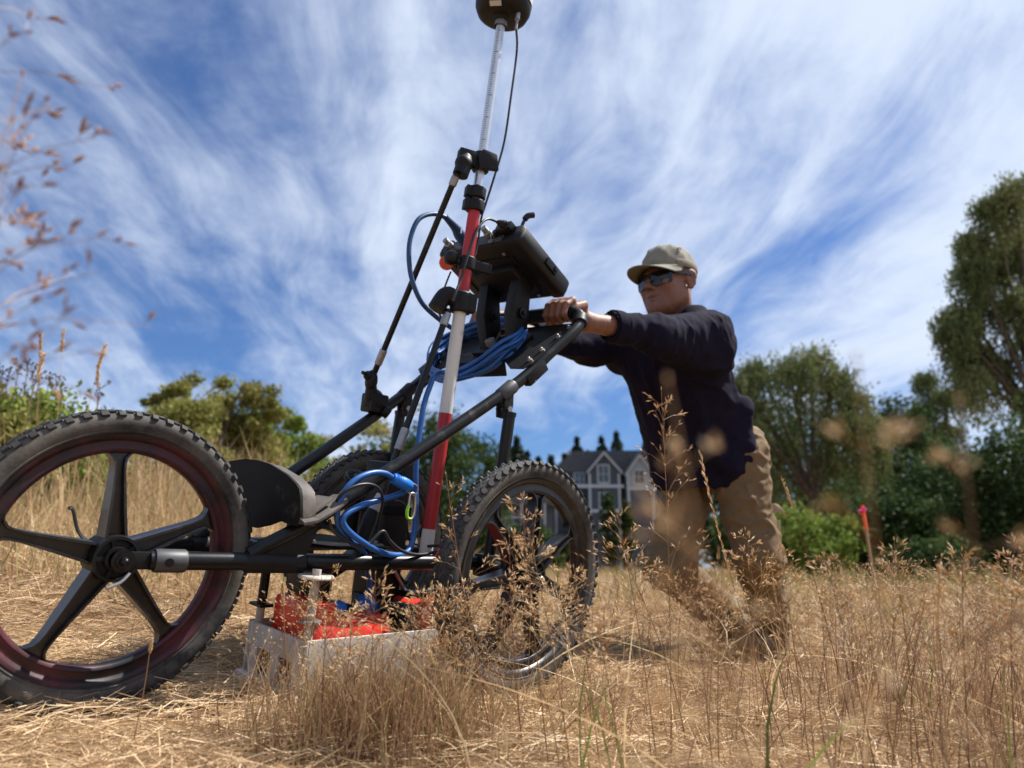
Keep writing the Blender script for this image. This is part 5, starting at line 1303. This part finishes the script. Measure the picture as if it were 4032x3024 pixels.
for k_, (p_, q_) in enumerate((((2945, 1830), (3012, 1905)), ((2985, 1890), (2950, 1990)))):
    a_ = on_d(*p_, 2.41); c_ = on_d(*q_, 2.41); b.tube(spline([a_, (a_+c_)/2+np.array([.004, 0, -.006]), c_], 5), .004, 6)
b.build('pocket_welt', M['trousers'], person)
# boots
for a, c_, toe in ((Lan, Lkn, unit((-.70, -.62, 0))), (Ran, Rkn, unit((-.72, -.60, -.45)))):
    lowp = a-np.array([0, 0, .055]); g_ = gz(a)
    P = [caps(a+np.array([0, 0, .05]), a, .052, .050), caps(a-toe*.035-np.array([0, 0, .035]), a+toe*.10-np.array([0, 0, .045]), .040, .038), elli(a+toe*.13-np.array([0, 0, .048]), (.05, .05, .032), (toe, np.cross((0, 0, 1.), toe), (0, 0, 1.)))]
    v, f = sdf_mesh(P, .006, .03); np_obj('boot', v, f, M['boots'], person, POFF)

# cap
b = MB(); secs = []
cc = hc(-.012, 0, .044)
for i in range(15):
    t_ = i/14*(math.pi/2)*.985
    ring = []
    for j in range(48):
        a = 2*np.pi*j/48
        # slightly boxy crown with six seams and a flattened front
        rr = 1+.012*math.cos(6*a)*math.sin(t_)**.5
        x = .103*math.cos(a)*rr; y = .0835*math.sin(a)*rr
        ct = math.cos(t_)**.62; z = .096*math.sin(t_)+.006*math.cos(a)*math.cos(t_)
        wv_ = .0022*math.sin(9*a+5*t_)*math.cos(t_)*math.sin(2*t_)+.0016*math.sin(17*a-8*t_)*math.sin(2*t_)
        ring.append(cc+HF*(x*ct+wv_*math.cos(a))+HL*(y*ct+wv_*math.sin(a))+HU*(z-.012+wv_))
    secs.append(ring)
b.loft(secs, True, False); b.add(secs[-1], [tuple(range(48))])
low_ring = [[cc+HF*(.103*math.cos(a))*.97+HL*(.0835*math.sin(a))*.97+HU*(-.010+.006*math.cos(a)) for a in np.linspace(0, 2*np.pi, 48, endpoint=False)], secs[0]]
b.loft(low_ring, True, False)
crown = b.build('cap_crown', M['cap'], person, angle=80)
b = MB(); top_, bot_ = [], []
NA, NB = 25, 9
for i in range(NA):
    a = -1+2*i/(NA-1); th = a*R_(74); rt, rb = [], []
    for j in range(NB):
        t_ = j/(NB-1); base = cc+HF*(.102*math.cos(th))+HL*(.083*math.sin(th))+HU*(-.008+.006*math.cos(th))
        ex = .090*max(math.cos(th*1.18), 0)**.55 if abs(th*1.18) < math.pi/2 else 0
        p_ = base+HF*ex*t_+HL*ex*t_*.10*a-HU*(ex*t_*.22+.026*a*a*min(1, ex*t_/.03+.10)*1.0)
        rt.append(p_); rb.append(p_-HU*.0035)
    top_.append(rt); bot_.append(rb)
b.loft(top_, False, False); b.loft(bot_, False, False)
b.loft([[r[-1] for r in top_], [r[-1] for r in bot_]], False, False)
b.build('cap_visor', M['cap'], crown, angle=70)
b = MB(); b.ball(cc+HU*.094, (.007, .007, .004), ax=HA); b.build('cap_button', M['cap'], crown)
b = MB(); eyel = cc+HL*.071+HF*.030+HU*.052; nr = unit(HL*.85+HF*.25+HU*.45); b.lathe([(.0035, .001), (.0055, .0025), (.0075, .001)], eyel, nr, 18); b.build('cap_eyelet', M['cap'], crown)
b = MB(); secs = []                                     # stitched band above the ear
for a in np.linspace(R_(60), R_(300), 40):
    d = HF*.104*math.cos(a)+HL*.0845*math.sin(a); o_ = cc+d*1.005; secs.append([o_+HU*(-.012), o_*1+unit(d)*.0025+HU*(-.006), o_+unit(d)*.0025+HU*.010, o_+HU*.014])
b.loft(secs, False, False); b.build('cap_band', M['cap'], crown, angle=70)
# sunglasses
gl = thing('sunglasses', 'dark wraparound sunglasses on the face of the person', 'sunglasses', hc(.10, 0, 0), cart=False)
GO = OFF[gl.name][0]
b = MB()
def lens_outline(sg, k, rnd=20):
    o_ = []
    for q in np.linspace(0, 2*np.pi, rnd, endpoint=False):
        cx_ = math.copysign(abs(math.cos(q))**.55, math.cos(q)); sy_ = math.copysign(abs(math.sin(q))**.6, math.sin(q))
        l_ = sg*.0365+cx_*.0315*k; u_ = -.007+sy_*(.0235 if sy_ < 0 else .0205)*k - (.004*cx_*sg*-1 if sy_ > 0 else 0)
        f_ = .107-.62*max(0, abs(l_)-.012)**1.25*1.9
        o_.append(hc(f_, l_, u_))
    return o_
for sg in (-1, 1):
    o1 = lens_outline(sg, 1.12); o2 = lens_outline(sg, .90); o3 = [p_-HF*.006 for p_ in o2]; o4 = [p_-HF*.006 for p_ in o1]
    b.loft([o1, o2, o3, o4, o1], True, False)
    # temple
    t0_ = hc(.066, sg*.064, .010); t1_ = hc(.000, sg*.080, .012); t2_ = hc(-.030, sg*.082, .002)
    b.loft([[p_+HU*.0065, p_+HU*.0065+HL*sg*.004, p_-HU*.0065+HL*sg*.004, p_-HU*.0065] for p_ in spline([t0_+HF*.008, t0_*.5+t1_*.5+HL*sg*.002, t1_, t2_], 4)])
b.loft([[hc(.104+.003*math.sin(q), .010*math.cos(q_), .006+.004*math.sin(q)) for q in np.linspace(0, 6.28, 8, endpoint=False)] for q_ in np.linspace(0, math.pi, 5)])
b.build('frame', M['glassframe'], gl, angle=45)
for sg in (-1, 1):
    b = MB(); o2 = lens_outline(sg, .94); c_ = np.mean(o2, 0)+HF*.0035
    b.add([p_-HF*.002 for p_ in o2]+[c_], [(i, (i+1) % 20, 20) for i in range(20)]); b.build('lens', M['lens'], gl, angle=80)
# marker flags tucked in a back pocket
mk = thing('marker_flags', 'bundle of wire marker flags with a yellow tag hanging from the back pocket', 'marker flags', on_d(3050, 2290, 2.44), cart=False)
M['wire'] = mat('pale_wire', (.50, .45, .36), .5, var=.1); M['yellow'] = mat('yellow_tag', (.78, .55, .02), .5, var=.08); M['flagcloth'] = mat('faded_flag', (.36, .27, .17), .8, var=.2, scale=40)
for x0, x1, y1, q in ((3036, 3042, 2265, 0), (3050, 3054, 2285, .01), (3053, 3060, 2280, -.01), (3066, 3068, 2240, .02), (3070, 3072, 2240, .0)):
    b = MB(); b.tube(spline([on_d(x0, 2050, 2.44+q), on_d((x0+x1)/2+2, 2160, 2.44+q), on_d(x1, y1, 2.45+q)], 5), .0022, 6); b.build('flag_wire', M['wire'], mk)
b = MB(); b.box(on_d(3035, 2042, 2.43), (.012, .004, .034), (unit((1, .3, .1)), unit((-.3, 1, 0)), (-.1, 0, 1))); b.build('yellow_tag', M['yellow'], mk, bevel=.001)
b = MB(); b.box(on_d(3020, 2035, 2.432), (.014, .003, .012)); b.build('white_tag', M['label'], mk)
b = MB(); secs = []
for t_ in np.linspace(0, 1, 9):
    c_ = on_d(3022+72*t_, 2012-16*math.sin(t_*3.1)+16*t_*t_, 2.43); wd = .012*math.sin(min(1, .25+t_*.9)*math.pi*.9)+.003
    secs.append([c_+np.array([0, 0, wd]), c_+np.array([.002, -.006, wd*.2]), c_-np.array([0, .0, wd]), c_+np.array([0, .004, 0])])
b.loft(secs); b.build('rolled_flag', M['flagcloth'], mk, angle=80)
# ================================================================== grasses
rng = np.random.default_rng(42)
M['straw'] = tint_mat('straw', [(.16, .092, .050), (.42, .275, .150), (.66, .475, .275), (.82, .66, .43)], rough=.55, translucent=.22, spec=.35)
M['dry'] = tint_mat('dry_blade', [(.18, .088, .055), (.35, .21, .115), (.53, .355, .195), (.26, .23, .09), (.70, .52, .30)], rough=.6, translucent=.30, spec=.3)
M['stem'] = tint_mat('reddish_stem', [(.115, .045, .030), (.20, .095, .048), (.30, .175, .075), (.42, .29, .13)], rough=.5, translucent=.15, spec=.4)
M['seed'] = tint_mat('seed_husk', [(.38, .19, .10), (.58, .37, .18), (.74, .53, .28), (.85, .70, .44)], rough=.6, translucent=.30, spec=.3)
M['sprig'] = tint_mat('sprig_husk', [(.20, .105, .080), (.29, .165, .12), (.40, .25, .17)], rough=.6, translucent=.15)
M['green'] = tint_mat('green_blade', [(.09, .12, .03), (.16, .19, .045), (.26, .27, .08)], rough=.5, translucent=.4)
def ribbons(P, wd):
    """P (n, k, 3) centre lines, wd (n, k) widths -> flat tapering blades"""
    n, k, _ = P.shape
    T = np.gradient(P, axis=1); T /= np.maximum(np.linalg.norm(T, axis=2, keepdims=True), 1e-9)
    side = np.cross(T[:, k//2], rng.normal(size=(n, 3))); side /= np.maximum(np.linalg.norm(side, axis=1, keepdims=True), 1e-9)
    o_ = side[:, None, :]*wd[:, :, None]*.5
    V = np.stack([P-o_, P+o_], 2).reshape(n, 2*k, 3)
    i = np.arange(k-1)*2; q = np.stack([i, i+1, i+3, i+2], 1)
    F = (q[None]+(np.arange(n)*2*k)[:, None, None]).reshape(-1, 4)
    return V.reshape(-1, 3), F, 2*k
def scatter(n, y0, y1, k=1.0, pad=.45, pw=1.0):
    y = y0+(y1-y0)*rng.uniform(0, 1, n)**pw; x = rng.uniform(-1, 1, n)*(k*y+pad); return x, y
def stuff(name, V, F, m_, tint, label, cat):
    o = np_obj(name, V, F, m_, None, None, {'tint': tint}, smooth=False); o['kind'] = 'stuff'; o['label'] = label; o['category'] = cat; return o
def lying(n, y0, y1, pile, lmin, lmax, w0, pw=1.0):
    x, y = scatter(n, y0, y1, pw=pw); z = ground(x, y)
    cl = fbm(np.stack([x*2.2, y*2.2, 0*x], 1), 4, 2); ang = cl*3.2+rng.normal(size=n)*.9
    heap = np.clip(.5+.6*fbm(np.stack([x*5.5, y*5.5, 0*x+9], 1), 6, 2), 0, 1.3)
    L_ = rng.uniform(lmin, lmax, n)*np.where(rng.uniform(0, 1, n) < .12, 1.9, 1); pit = rng.normal(size=n)*.22
    d = np.stack([np.cos(ang)*np.cos(pit), np.sin(ang)*np.cos(pit), np.sin(pit)], 1); c_ = np.stack([x, y, z+pile*heap*rng.uniform(0, 1, n)**.8+.004], 1)
    bend = rng.normal(size=(n, 3))*.22*L_[:, None]; t = np.linspace(-.5, .5, 3)
    P = c_[:, None, :]+d[:, None, :]*(L_[:, None]*t)[:, :, None]+bend[:, None, :]*(t**2-.1)[None, :, None]
    P[:, :, 2] = np.maximum(P[:, :, 2], ground(P[:, :, 0], P[:, :, 1])+.002)
    w = (w0*rng.uniform(.6, 1.5, n))[:, None]*np.array([.75, 1, .5])[None]
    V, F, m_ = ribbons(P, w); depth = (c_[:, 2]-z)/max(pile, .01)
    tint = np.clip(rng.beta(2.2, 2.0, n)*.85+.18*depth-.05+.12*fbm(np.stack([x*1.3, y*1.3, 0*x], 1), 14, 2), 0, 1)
    return V, F, np.repeat(tint, m_)
def join(parts):
    V, F, T, o_ = [], [], [], 0
    for v, f, t in parts: V.append(v); F.append(f+o_); T.append(t); o_ += len(v)
    return np.concatenate(V), np.concatenate(F), np.concatenate(T)
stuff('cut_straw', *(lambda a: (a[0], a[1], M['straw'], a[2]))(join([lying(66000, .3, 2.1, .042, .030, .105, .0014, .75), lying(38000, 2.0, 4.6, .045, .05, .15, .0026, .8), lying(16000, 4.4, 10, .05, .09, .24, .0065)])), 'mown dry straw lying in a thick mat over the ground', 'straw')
def upright(x, y, hmin, hmax, w0, lean, tint0, tvar, curl=.35, k=5, z0=0.0, wind=(.0, .0)):
    n = len(x); z = ground(x, y)-.005; h = rng.uniform(hmin, hmax, n); a = rng.uniform(0, 2*np.pi, n); ln = np.abs(rng.normal(size=n))*lean
    t = np.linspace(0, 1, k); dx = (np.cos(a)*ln+wind[0]); dy = (np.sin(a)*ln+wind[1])
    kk = rng.normal(size=n)*curl*.25
    P = np.stack([x[:, None]+(dx*h)[:, None]*(t**1.6)[None]+(np.sin(a)*kk*h)[:, None]*np.sin(t*3)[None], y[:, None]+(dy*h)[:, None]*(t**1.6)[None]-(np.cos(a)*kk*h)[:, None]*np.sin(t*3)[None], z[:, None]+h[:, None]*(t-np.minimum(.42, .16*(dx**2+dy**2)+curl*.1)[:, None]*t**2)], -1)
    w = (w0*rng.uniform(.6, 1.4, n))[:, None]*np.maximum(1-t**2.2, .12)[None]
    V, F, m_ = ribbons(P, w); return V, F, np.repeat(np.clip(tint0+rng.normal(size=n)*tvar, 0, 1), m_)
def clear(x, y):
    """keep standing grass out of the mown strip and off the cart's footprint"""
    u_ = (x-O3[0])*Tv[0]+(y-O3[1])*Tv[1]; s_ = (x-O3[0])*Nv[0]+(y-O3[1])*Nv[1]
    foot = (u_ > -.35) & (u_ < .95) & (np.abs(s_) < .17)
    near_left = (x < -.42) & (y < 1.7) & (s_ > -.05)
    man = (np.hypot(x-.80, y-2.62) < .16)
    return ~(foot | near_left | man)
def pick(x, y, p): k = (rng.uniform(0, 1, len(x)) < p) & clear(x, y); return x[k], y[k]
parts = []
# stubble everywhere
x, y = scatter(12000, .2, 2.6); x, y = pick(x, y, np.where(x < -.35, .35, .9)); parts.append(upright(x, y, .025, .085, .0018, .6, .45, .22))
# tuft in front of the sled
n = 1500; x = rng.normal(size=n)*.095-.215; y = 1.25+rng.normal(size=n)*.05+(x+.25)*.10; parts.append(upright(x, y, .07, .19, .0019, .38, .42, .20, wind=(.02, 0)))
n = 700; x = rng.uniform(-.34, .18, n); y = 1.32+rng.normal(size=n)*.10+(x+.2)*.5; parts.append(upright(x, y, .05, .14, .0018, .5, .45, .22))
# right hand stand
n = 4200; x, y = scatter(n, .80, 2.3, k=.86); x, y = pick(x, y, np.clip((x-.05*y)/.6, 0, 1)); parts.append(upright(x, y, .04, .15, .0020, .38, .40, .24, wind=(.04, 0)))
n = 2600; x, y = scatter(n, .95, 2.0, k=.86); x, y = pick(x, y, np.clip((x-.30)/.4, 0, 1)); parts.append(upright(x, y, .10, .30, .0017, .34, .20, .18, wind=(.10, .0)))
n = 150; x, y = scatter(n, .95, 2.2, k=.8); x, y = pick(x, y, np.where(x > -.05, 1, .25)); parts.append(upright(x, y, .16, .34, .0030, 1.1, .97, .06, curl=1.2, k=9))
stuff('standing_dry_grass', *(lambda a: (a[0], a[1], M['dry'], a[2]))(join(parts)), 'standing dry grass blades around the cart and in the right foreground', 'grass')
# field behind
parts = []
x, y = scatter(50000, 2.2, 9, pw=.9); s_ = np.clip((.06-x/y)/.5, 0, 1); x, y = pick(x, y, .25+.75*s_); parts.append(upright(x, y, .07, .26, .0038, .55, .62, .22, k=4))
x, y = scatter(25000, 3.4, 12, pw=.9); s_ = np.clip((-.05-x/y)/.4, 0, 1); x, y = pick(x, y, s_); parts.append(upright(x, y, .28, .60, .0050, .30, .60, .20, k=4))
x, y = scatter(26000, 9, 40, pw=.8); s_ = np.clip((.0-x/y)/.5, 0, 1); x, y = pick(x, y, .35+.65*s_); parts.append(upright(x, y, .15, .45, .020, .45, .68, .18, k=3))
stuff('meadow_grass', *(lambda a: (a[0], a[1], M['dry'], a[2]))(join(parts)), 'tan meadow grass covering the field and the left rise behind the cart', 'grass')
parts = []
n = 2600; x, y = scatter(n, 3.2, 9); k = (fbm(np.stack([x*.8, y*.8, 0*x], 1), 31, 2) > .25); x, y = x[k], y[k]; x, y = pick(x, y, 1); parts.append(upright(x, y, .12, .38, .005, .4, .5, .25))
x = rng.uniform(3.2, 9, 900); y = rng.uniform(11, 16, 900); parts.append(upright(x, y, .12, .32, .010, .45, .5, .25))
for cx, cy, m_ in ((.62, 1.02, 7), (.10, 1.05, 5), (.98, 1.25, 6), (.30, .98, 4), (-.62, 2.2, 14), (.75, 1.5, 8)):
    parts.append(upright(cx+rng.normal(size=m_)*.02, cy+rng.normal(size=m_)*.02, .08, .24, .0048, .35, .5, .25))
stuff('green_grass', *(lambda a: (a[0], a[1], M['green'], a[2]))(join(parts)), 'scattered green blades among the dry grass', 'grass')

# --- stalks with seed heads
class Tri:
    def __init__(s): s.V = []; s.F = []; s.T = []; s.o = 0
    def tube(s, P, r, tint):
        P = np.asarray(P); k = len(P); r = np.linspace(r[0], r[1], k); T = np.gradient(P, axis=0); T /= np.maximum(np.linalg.norm(T, axis=1, keepdims=True), 1e-9)
        e = np.cross(T, [.3, .8, .1]); e /= np.maximum(np.linalg.norm(e, axis=1, keepdims=True), 1e-9); g = np.cross(T, e)
        R3 = [P+r[:, None]*(math.cos(a)*e+math.sin(a)*g) for a in (0, 2.094, 4.189)]
        V = np.stack(R3, 1).reshape(-1, 3)
        i = np.arange(k-1)*3; q = np.concatenate([np.stack([i+a, i+(a+1) % 3, i+3+(a+1) % 3, i+3+a], 1) for a in range(3)])
        s.V.append(V); s.F.append(q+s.o); s.T.append(np.full(len(V), tint)); s.o += len(V)
    def husk(s, c_, d, ln, wd, tint):
        d = unit(d); e = unit(np.cross(d, [.2, .3, .9])); g = np.cross(d, e); m_ = c_+d*ln*.42
        V = np.array([c_, m_+e*wd, m_+g*wd, m_-e*wd, m_-g*wd, c_+d*ln]); F = np.array([(0, 1, 2, 2), (0, 2, 3, 3), (0, 3, 4, 4), (0, 4, 1, 1), (5, 2, 1, 1), (5, 3, 2, 2), (5, 4, 3, 3), (5, 1, 4, 4)])
        s.V.append(V); s.F.append(F+s.o); s.T.append(np.full(6, tint)); s.o += 6
    def arrays(s): return np.concatenate(s.V), np.concatenate(s.F), np.concatenate(s.T)
def tri_faces(F):
    """turn collapsed quads into triangles"""
    a = F[F[:, 2] != F[:, 3]]; t = F[F[:, 2] == F[:, 3]][:, :3]
    return np.concatenate([a[:, [0, 1, 2]], a[:, [0, 2, 3]], t])
def stalk(hgt, r, kind='open', dens=1.0, bow=.15, seed=0, hs=1.0, frac=.42, fat=1.0):
    g = np.random.default_rng(seed); st = Tri(); sd = Tri()
    a = g.uniform(0, 6.28); bx, by = math.cos(a)*bow, math.sin(a)*bow
    t = np.linspace(0, 1, 12); P = np.stack([bx*hgt*t**2.2, by*hgt*t**2.2, hgt*(t-.12*bow*t**2)], 1)
    tint = g.uniform(.1, .7); st.tube(P, (r, r*.4), tint)
    at_ = lambda q: np.array([np.interp(q, t, P[:, i]) for i in range(3)])
    if kind == 'open':
        nn = int(9*dens)+3
        for i in range(nn):
            q = 1-frac+frac*i/nn; p0 = at_(q); Lb = hgt*.16*(1-.72*i/nn)*hs
            for j in range(g.integers(2, 4)):
                b_ = g.uniform(0, 6.28); el = g.uniform(.35, .95); d = np.array([math.cos(b_)*math.cos(el), math.sin(b_)*math.cos(el), math.sin(el)])
                ln = Lb*g.uniform(.55, 1.15); e = p0+d*ln+np.array([0, 0, -.10*ln]); m_ = p0+d*ln*.5+np.array([0, 0, .03*ln])
                pts = np.array([p0, m_, e]); st.tube(pts, (r*.35, r*.18), min(1, tint+.2))
                for k in range(g.integers(2, 5)):
                    qq = g.uniform(.45, 1); c_ = m_+(e-m_)*max(0, (qq-.5)*2); dd_ = unit(d+g.normal(size=3)*.45+np.array([0, 0, .1])); sl = g.uniform(.006, .013)*hs
                    st.tube([c_, c_+dd_*sl], (r*.2, r*.14), min(1, tint+.2))
                    for m2 in range(g.integers(1, 4)):
                        sd.husk(c_+dd_*sl*(.55+.45*m2/2), dd_+g.normal(size=3)*.28, g.uniform(.0060, .0100)*hs, g.uniform(.00062, .00100)*hs*fat, float(np.clip(g.beta(2, 2)+.1, 0, 1)))
        sd.husk(P[-1], (0, 0, 1), .007*hs, .001*hs, .6)
    elif kind == 'spike':
        for i in range(int(22*dens)):
            q = 1-frac*.8+frac*.8*i/(22*dens); p0 = at_(q); sg = 1 if i % 2 else -1; d = np.array([sg*.42*math.cos(a+1.57), sg*.42*math.sin(a+1.57), .9])
            for m2 in range(3): sd.husk(p0+np.array([0, 0, .0015*m2]), d+g.normal(size=3)*.10, .013*hs, .0013*hs, float(np.clip(g.beta(3, 2), 0, 1)))
    else:                                                # narrow foxtail-like head
        for i in range(70):
            q = 1-.13*g.uniform(0, 1); p0 = at_(q); b_ = g.uniform(0, 6.28); sd.husk(p0, np.array([math.cos(b_)*.55, math.sin(b_)*.55, .9]), .006*hs, .0010*hs, float(np.clip(g.beta(2, 2), 0, 1)))
    return st.arrays(), sd.arrays()
def stalk_thing(root, top, label, kind='open', r=.0011, seed=0, dens=1.0, hs=1.0, bow=.05, frac=.42, group=None, fat=1.0, husk='seed'):
    root = np.asarray(root, float); top = np.asarray(top, float); hgt = float(np.linalg.norm(top-root))
    (sv, sf, s_t), (dv, df, d_t) = stalk(hgt, r, kind, dens, bow, seed, hs, frac, fat)
    # turn the stalk so that its tip lands at the wanted place
    tip = sv[-3:].mean(0) if False else np.array([0, 0, hgt]); ax_ = unit(top-root)
    q = Vector((0, 0, 1)).rotation_difference(Vector(ax_)); Rm = np.array(q.to_matrix())
    o = thing('grass_stalk', label, 'grass stalk', root, cart=False, group=group)
    for nm, v_, f_, t_, m_ in (('stem', sv, sf, s_t, 'stem'), ('seed_head', dv, df, d_t, husk)):
        q_ = np_obj(nm, v_@Rm.T, tri_faces(f_), M[m_], o, None, {'tint': t_}, smooth=False); q_['kind'] = 'stuff'
    return o
def root_at(px_, d): x = (px_-2016)/FPX*d; return gnd(x, d)
def tip_at(px_, py, d): q = ray(px_, py); return CAMP+q*(d/q[1])
# in-focus stalks: (root column, tip column, tip row, distance, kind, dens, label)
FOC = [(2590, 2640, 1545, 1.25, 'open', 1.1, 'tall open-headed stalk standing in front of the dark shirt'),
       (3010, 2690, 1790, 1.30, 'spike', 1.0, 'spiked stalk leaning left across the tan trousers'),
       (2540, 2470, 2010, 1.20, 'open', 1.2, 'bushy stalk between the near rear wheel and the person'),
       (2150, 2040, 1960, 1.18, 'open', 1.3, 'dense seed head hanging before the near rear wheel spokes'),
       (2230, 2130, 2080, 1.15, 'open', 1.3, 'golden seed head covering the near rear wheel hub'),
       (2060, 1965, 2120, 1.22, 'open', 1.2, 'seed head over the left rim of the near rear wheel'),
       (1960, 1720, 1880, 1.22, 'open', .7, 'thin arching stalk crossing the lower red band of the pole'),
       (2340, 2270, 2230, 1.10, 'open', 1.0, 'seed head at the right rim of the near rear wheel'),
       (2760, 2800, 2180, 1.15, 'open', 1.0, 'seed head low before the bent knee'),
       (2960, 2960, 2080, 1.28, 'open', 1.2, 'seed head beside the yellow tag'),
       (3090, 3070, 2160, 1.20, 'open', 1.2, 'feathery seed head right of the trouser leg'),
       (3260, 3140, 1865, 1.35, 'narrow', 1.0, 'slender stalk with a narrow head right of the trousers'),
       (3330, 3280, 2180, 1.10, 'open', 1.2, 'seed head below the orange marking stake'),
       (3480, 3530, 2130, 1.15, 'open', 1.1, 'seed head just right of the marking stake'),
       (3650, 3760, 2160, 1.05, 'open', 1.2, 'arching seed head before the dark shrubs'),
       (3820, 3930, 2120, 1.10, 'open', 1.2, 'seed head at the right edge of the mown grass'),
       (3560, 3640, 2230, 1.00, 'spike', 1.0, 'spiked stalk among the right foreground grass'),
       (3900, 4000, 2290, .95, 'open', 1.0, 'low seed head at the right picture edge'),
       (1330, 1265, 2290, 1.20, 'open', 1.0, 'seed head before the white guide rod'),
       (1480, 1500, 2260, 1.22, 'open', 1.1, 'seed head in front of the hanging blue cable'),
       (1590, 1640, 2330, 1.18, 'open', 1.2, 'seed head over the rear red antenna box'),
       (1380, 1420, 2390, 1.15, 'open', 1.1, 'seed head over the front red antenna box'),
       (1700, 1790, 2300, 1.15, 'open', 1.1, 'seed head left of the near rear tyre'),
       (1240, 1090, 2300, 1.15, 'narrow', 1.0, 'thin stalk bending left over the milky sled'),
       (2420, 2380, 2420, 1.05, 'open', 1.0, 'short seed head right of the near rear tyre'),
       (640, 620, 2520, 1.18, 'narrow', .8, 'lone thin stalk in front of the front wheel rim')]
for i, (c0, c1, r1, d, kd, dn_, lab) in enumerate(FOC):
    stalk_thing(root_at(c0, d), tip_at(c1, r1, d+rng.uniform(-.03, .03)), lab, kd, .0012, 200+i, dn_, 1.12, .06, .52, 'seed-headed stalks in focus')
# near the lens, far out of focus
NEAR = [(-330, 150, -120, .52, 1.5, 1.3, .0013, .44, 'delicate reddish sprig at the upper left corner'), (-180, 120, 420, .50, 1.5, 1.3, .0013, .44, 'delicate reddish sprig at the left edge, half way up the sky'), (-300, 20, 720, .54, 1.4, 1.3, .0013, .40, 'reddish sprig cut by the left edge above the thicket'), (-420, -60, 180, .48, 1.4, 1.3, .0013, .40, 'reddish sprig mostly outside the left edge'),
        (3060, 2790, 1500, .27, .75, 1.1, .0013, .44, 'blurred seed head before the hem of the navy shirt'), (3420, 3330, 1450, .28, .70, 1.1, .0013, .44, 'blurred seed head before the weeping willow'), (3780, 3650, 1560, .29, .70, 1.1, .0013, .42, 'blurred seed head before the dark pointed tree'), (2900, 2740, 1760, .26, .70, 1.0, .0013, .40, 'blurred seed head before the trousers')]
for i, (c0, c1, r1, d, hs, fat, r_, fr_, lab) in enumerate(NEAR):
    stalk_thing(root_at(c0, d), tip_at(c1, r1, d), lab, 'open', r_, 300+i, .32 if i > 3 else .38, hs, .05, fr_, 'seed-headed stalks close to the lens', fat=fat, husk='seed' if i > 3 else 'sprig')
# tall stems on the left skyline
for i, (c0, c1, r1, d) in enumerate(((60, 110, 1370, 3.2), (120, 230, 1330, 3.4), (260, 210, 1260, 3.5), (300, 345, 1330, 3.3), (170, 140, 1400, 3.6), (420, 360, 1450, 3.4))):
    lab = ('narrow-headed stem highest over the left thicket', 'leaning narrow-headed stem over the left thicket', 'upright stem against the sky left of the front tyre', 'stem nearest the top of the front tyre', 'shorter stem at the far left skyline', 'bent stem right above the front tyre')[i]
    stalk_thing(root_at(c0, d), tip_at(c1, r1, d), lab, 'narrow', .0022, 400+i, 1.0, 3.2, .10, .3, 'stems on the left skyline')
# the crowd of lesser stalks
var = [stalk(1.0, .0035, 'open', .9, .10, 500+i, 3.0, .38) for i in range(6)]+[stalk(1.0, .0035, 'spike', .8, .08, 520, 2.6, .3), stalk(1.0, .0035, 'narrow', 1, .12, 521, 2.6, .3)]
def crowd(n, fx, hmin, hmax, nm, lab, hl=.28):
    SV, SF, ST, DV, DF, DT, so, do = [], [], [], [], [], [], 0, 0
    for i in range(n):
        x, y = fx(); h = rng.uniform(hmin, hmax); (sv, sf, s_t), (dv, df, d_t) = var[rng.integers(0, len(var))]
        a = rng.uniform(0, 6.28); c_, s_ = math.cos(a), math.sin(a); lx, ly = rng.normal()*hl+.05, rng.normal()*hl*.7
        def tf(v_): return np.stack([(v_[:, 0]*c_-v_[:, 1]*s_)*h+lx*h*v_[:, 2]**1.5+x, (v_[:, 0]*s_+v_[:, 1]*c_)*h+ly*h*v_[:, 2]**1.5+y, v_[:, 2]*h*(1-.3*min(1, lx*lx+ly*ly))+float(ground(x, y))-.005], 1)
        SV.append(tf(np.maximum(sv, [-9, -9, 0]))); SF.append(tri_faces(sf)+so); so += len(sv); ST.append(np.clip(s_t+rng.normal()*.15, 0, 1)); DV.append(tf(dv)); DF.append(tri_faces(df)+do); do += len(dv); DT.append(np.clip(d_t+rng.normal()*.1, 0, 1))
    stuff(nm+'_stems', np.concatenate(SV), np.concatenate(SF), M['stem'], np.concatenate(ST), lab+', thin reddish stems', 'grass'); stuff(nm+'_seed_heads', np.concatenate(DV), np.concatenate(DF), M['seed'], np.concatenate(DT), lab+', pale seed heads', 'grass')
def fx_right():
    while True:
        y = rng.uniform(1.0, 2.1); x = rng.uniform(-.05, .86)*y+.02
        if rng.uniform() < min(1, (.25+x/y)**1.3) and clear(np.array([x]), np.array([y]))[0]: return x, y
crowd(150, fx_right, .14, .34, 'right_foreground', 'mass of seed-headed grass in the right foreground')
def fx_mid():
    while True:
        x = rng.normal()*.22-.16; y = 1.30+rng.normal()*.09+(x+.2)*.35
        if clear(np.array([x]), np.array([y]))[0] and y > 1.0: return x, y
crowd(46, fx_mid, .12, .26, 'sled_tuft', 'seed-headed tuft in front of the sled')
def fx_back():
    y = rng.uniform(2.6, 7); x = rng.uniform(-.75, .75)*y; return x, y
crowd(36, fx_back, .2, .45, 'meadow', 'scattered seed heads over the meadow')
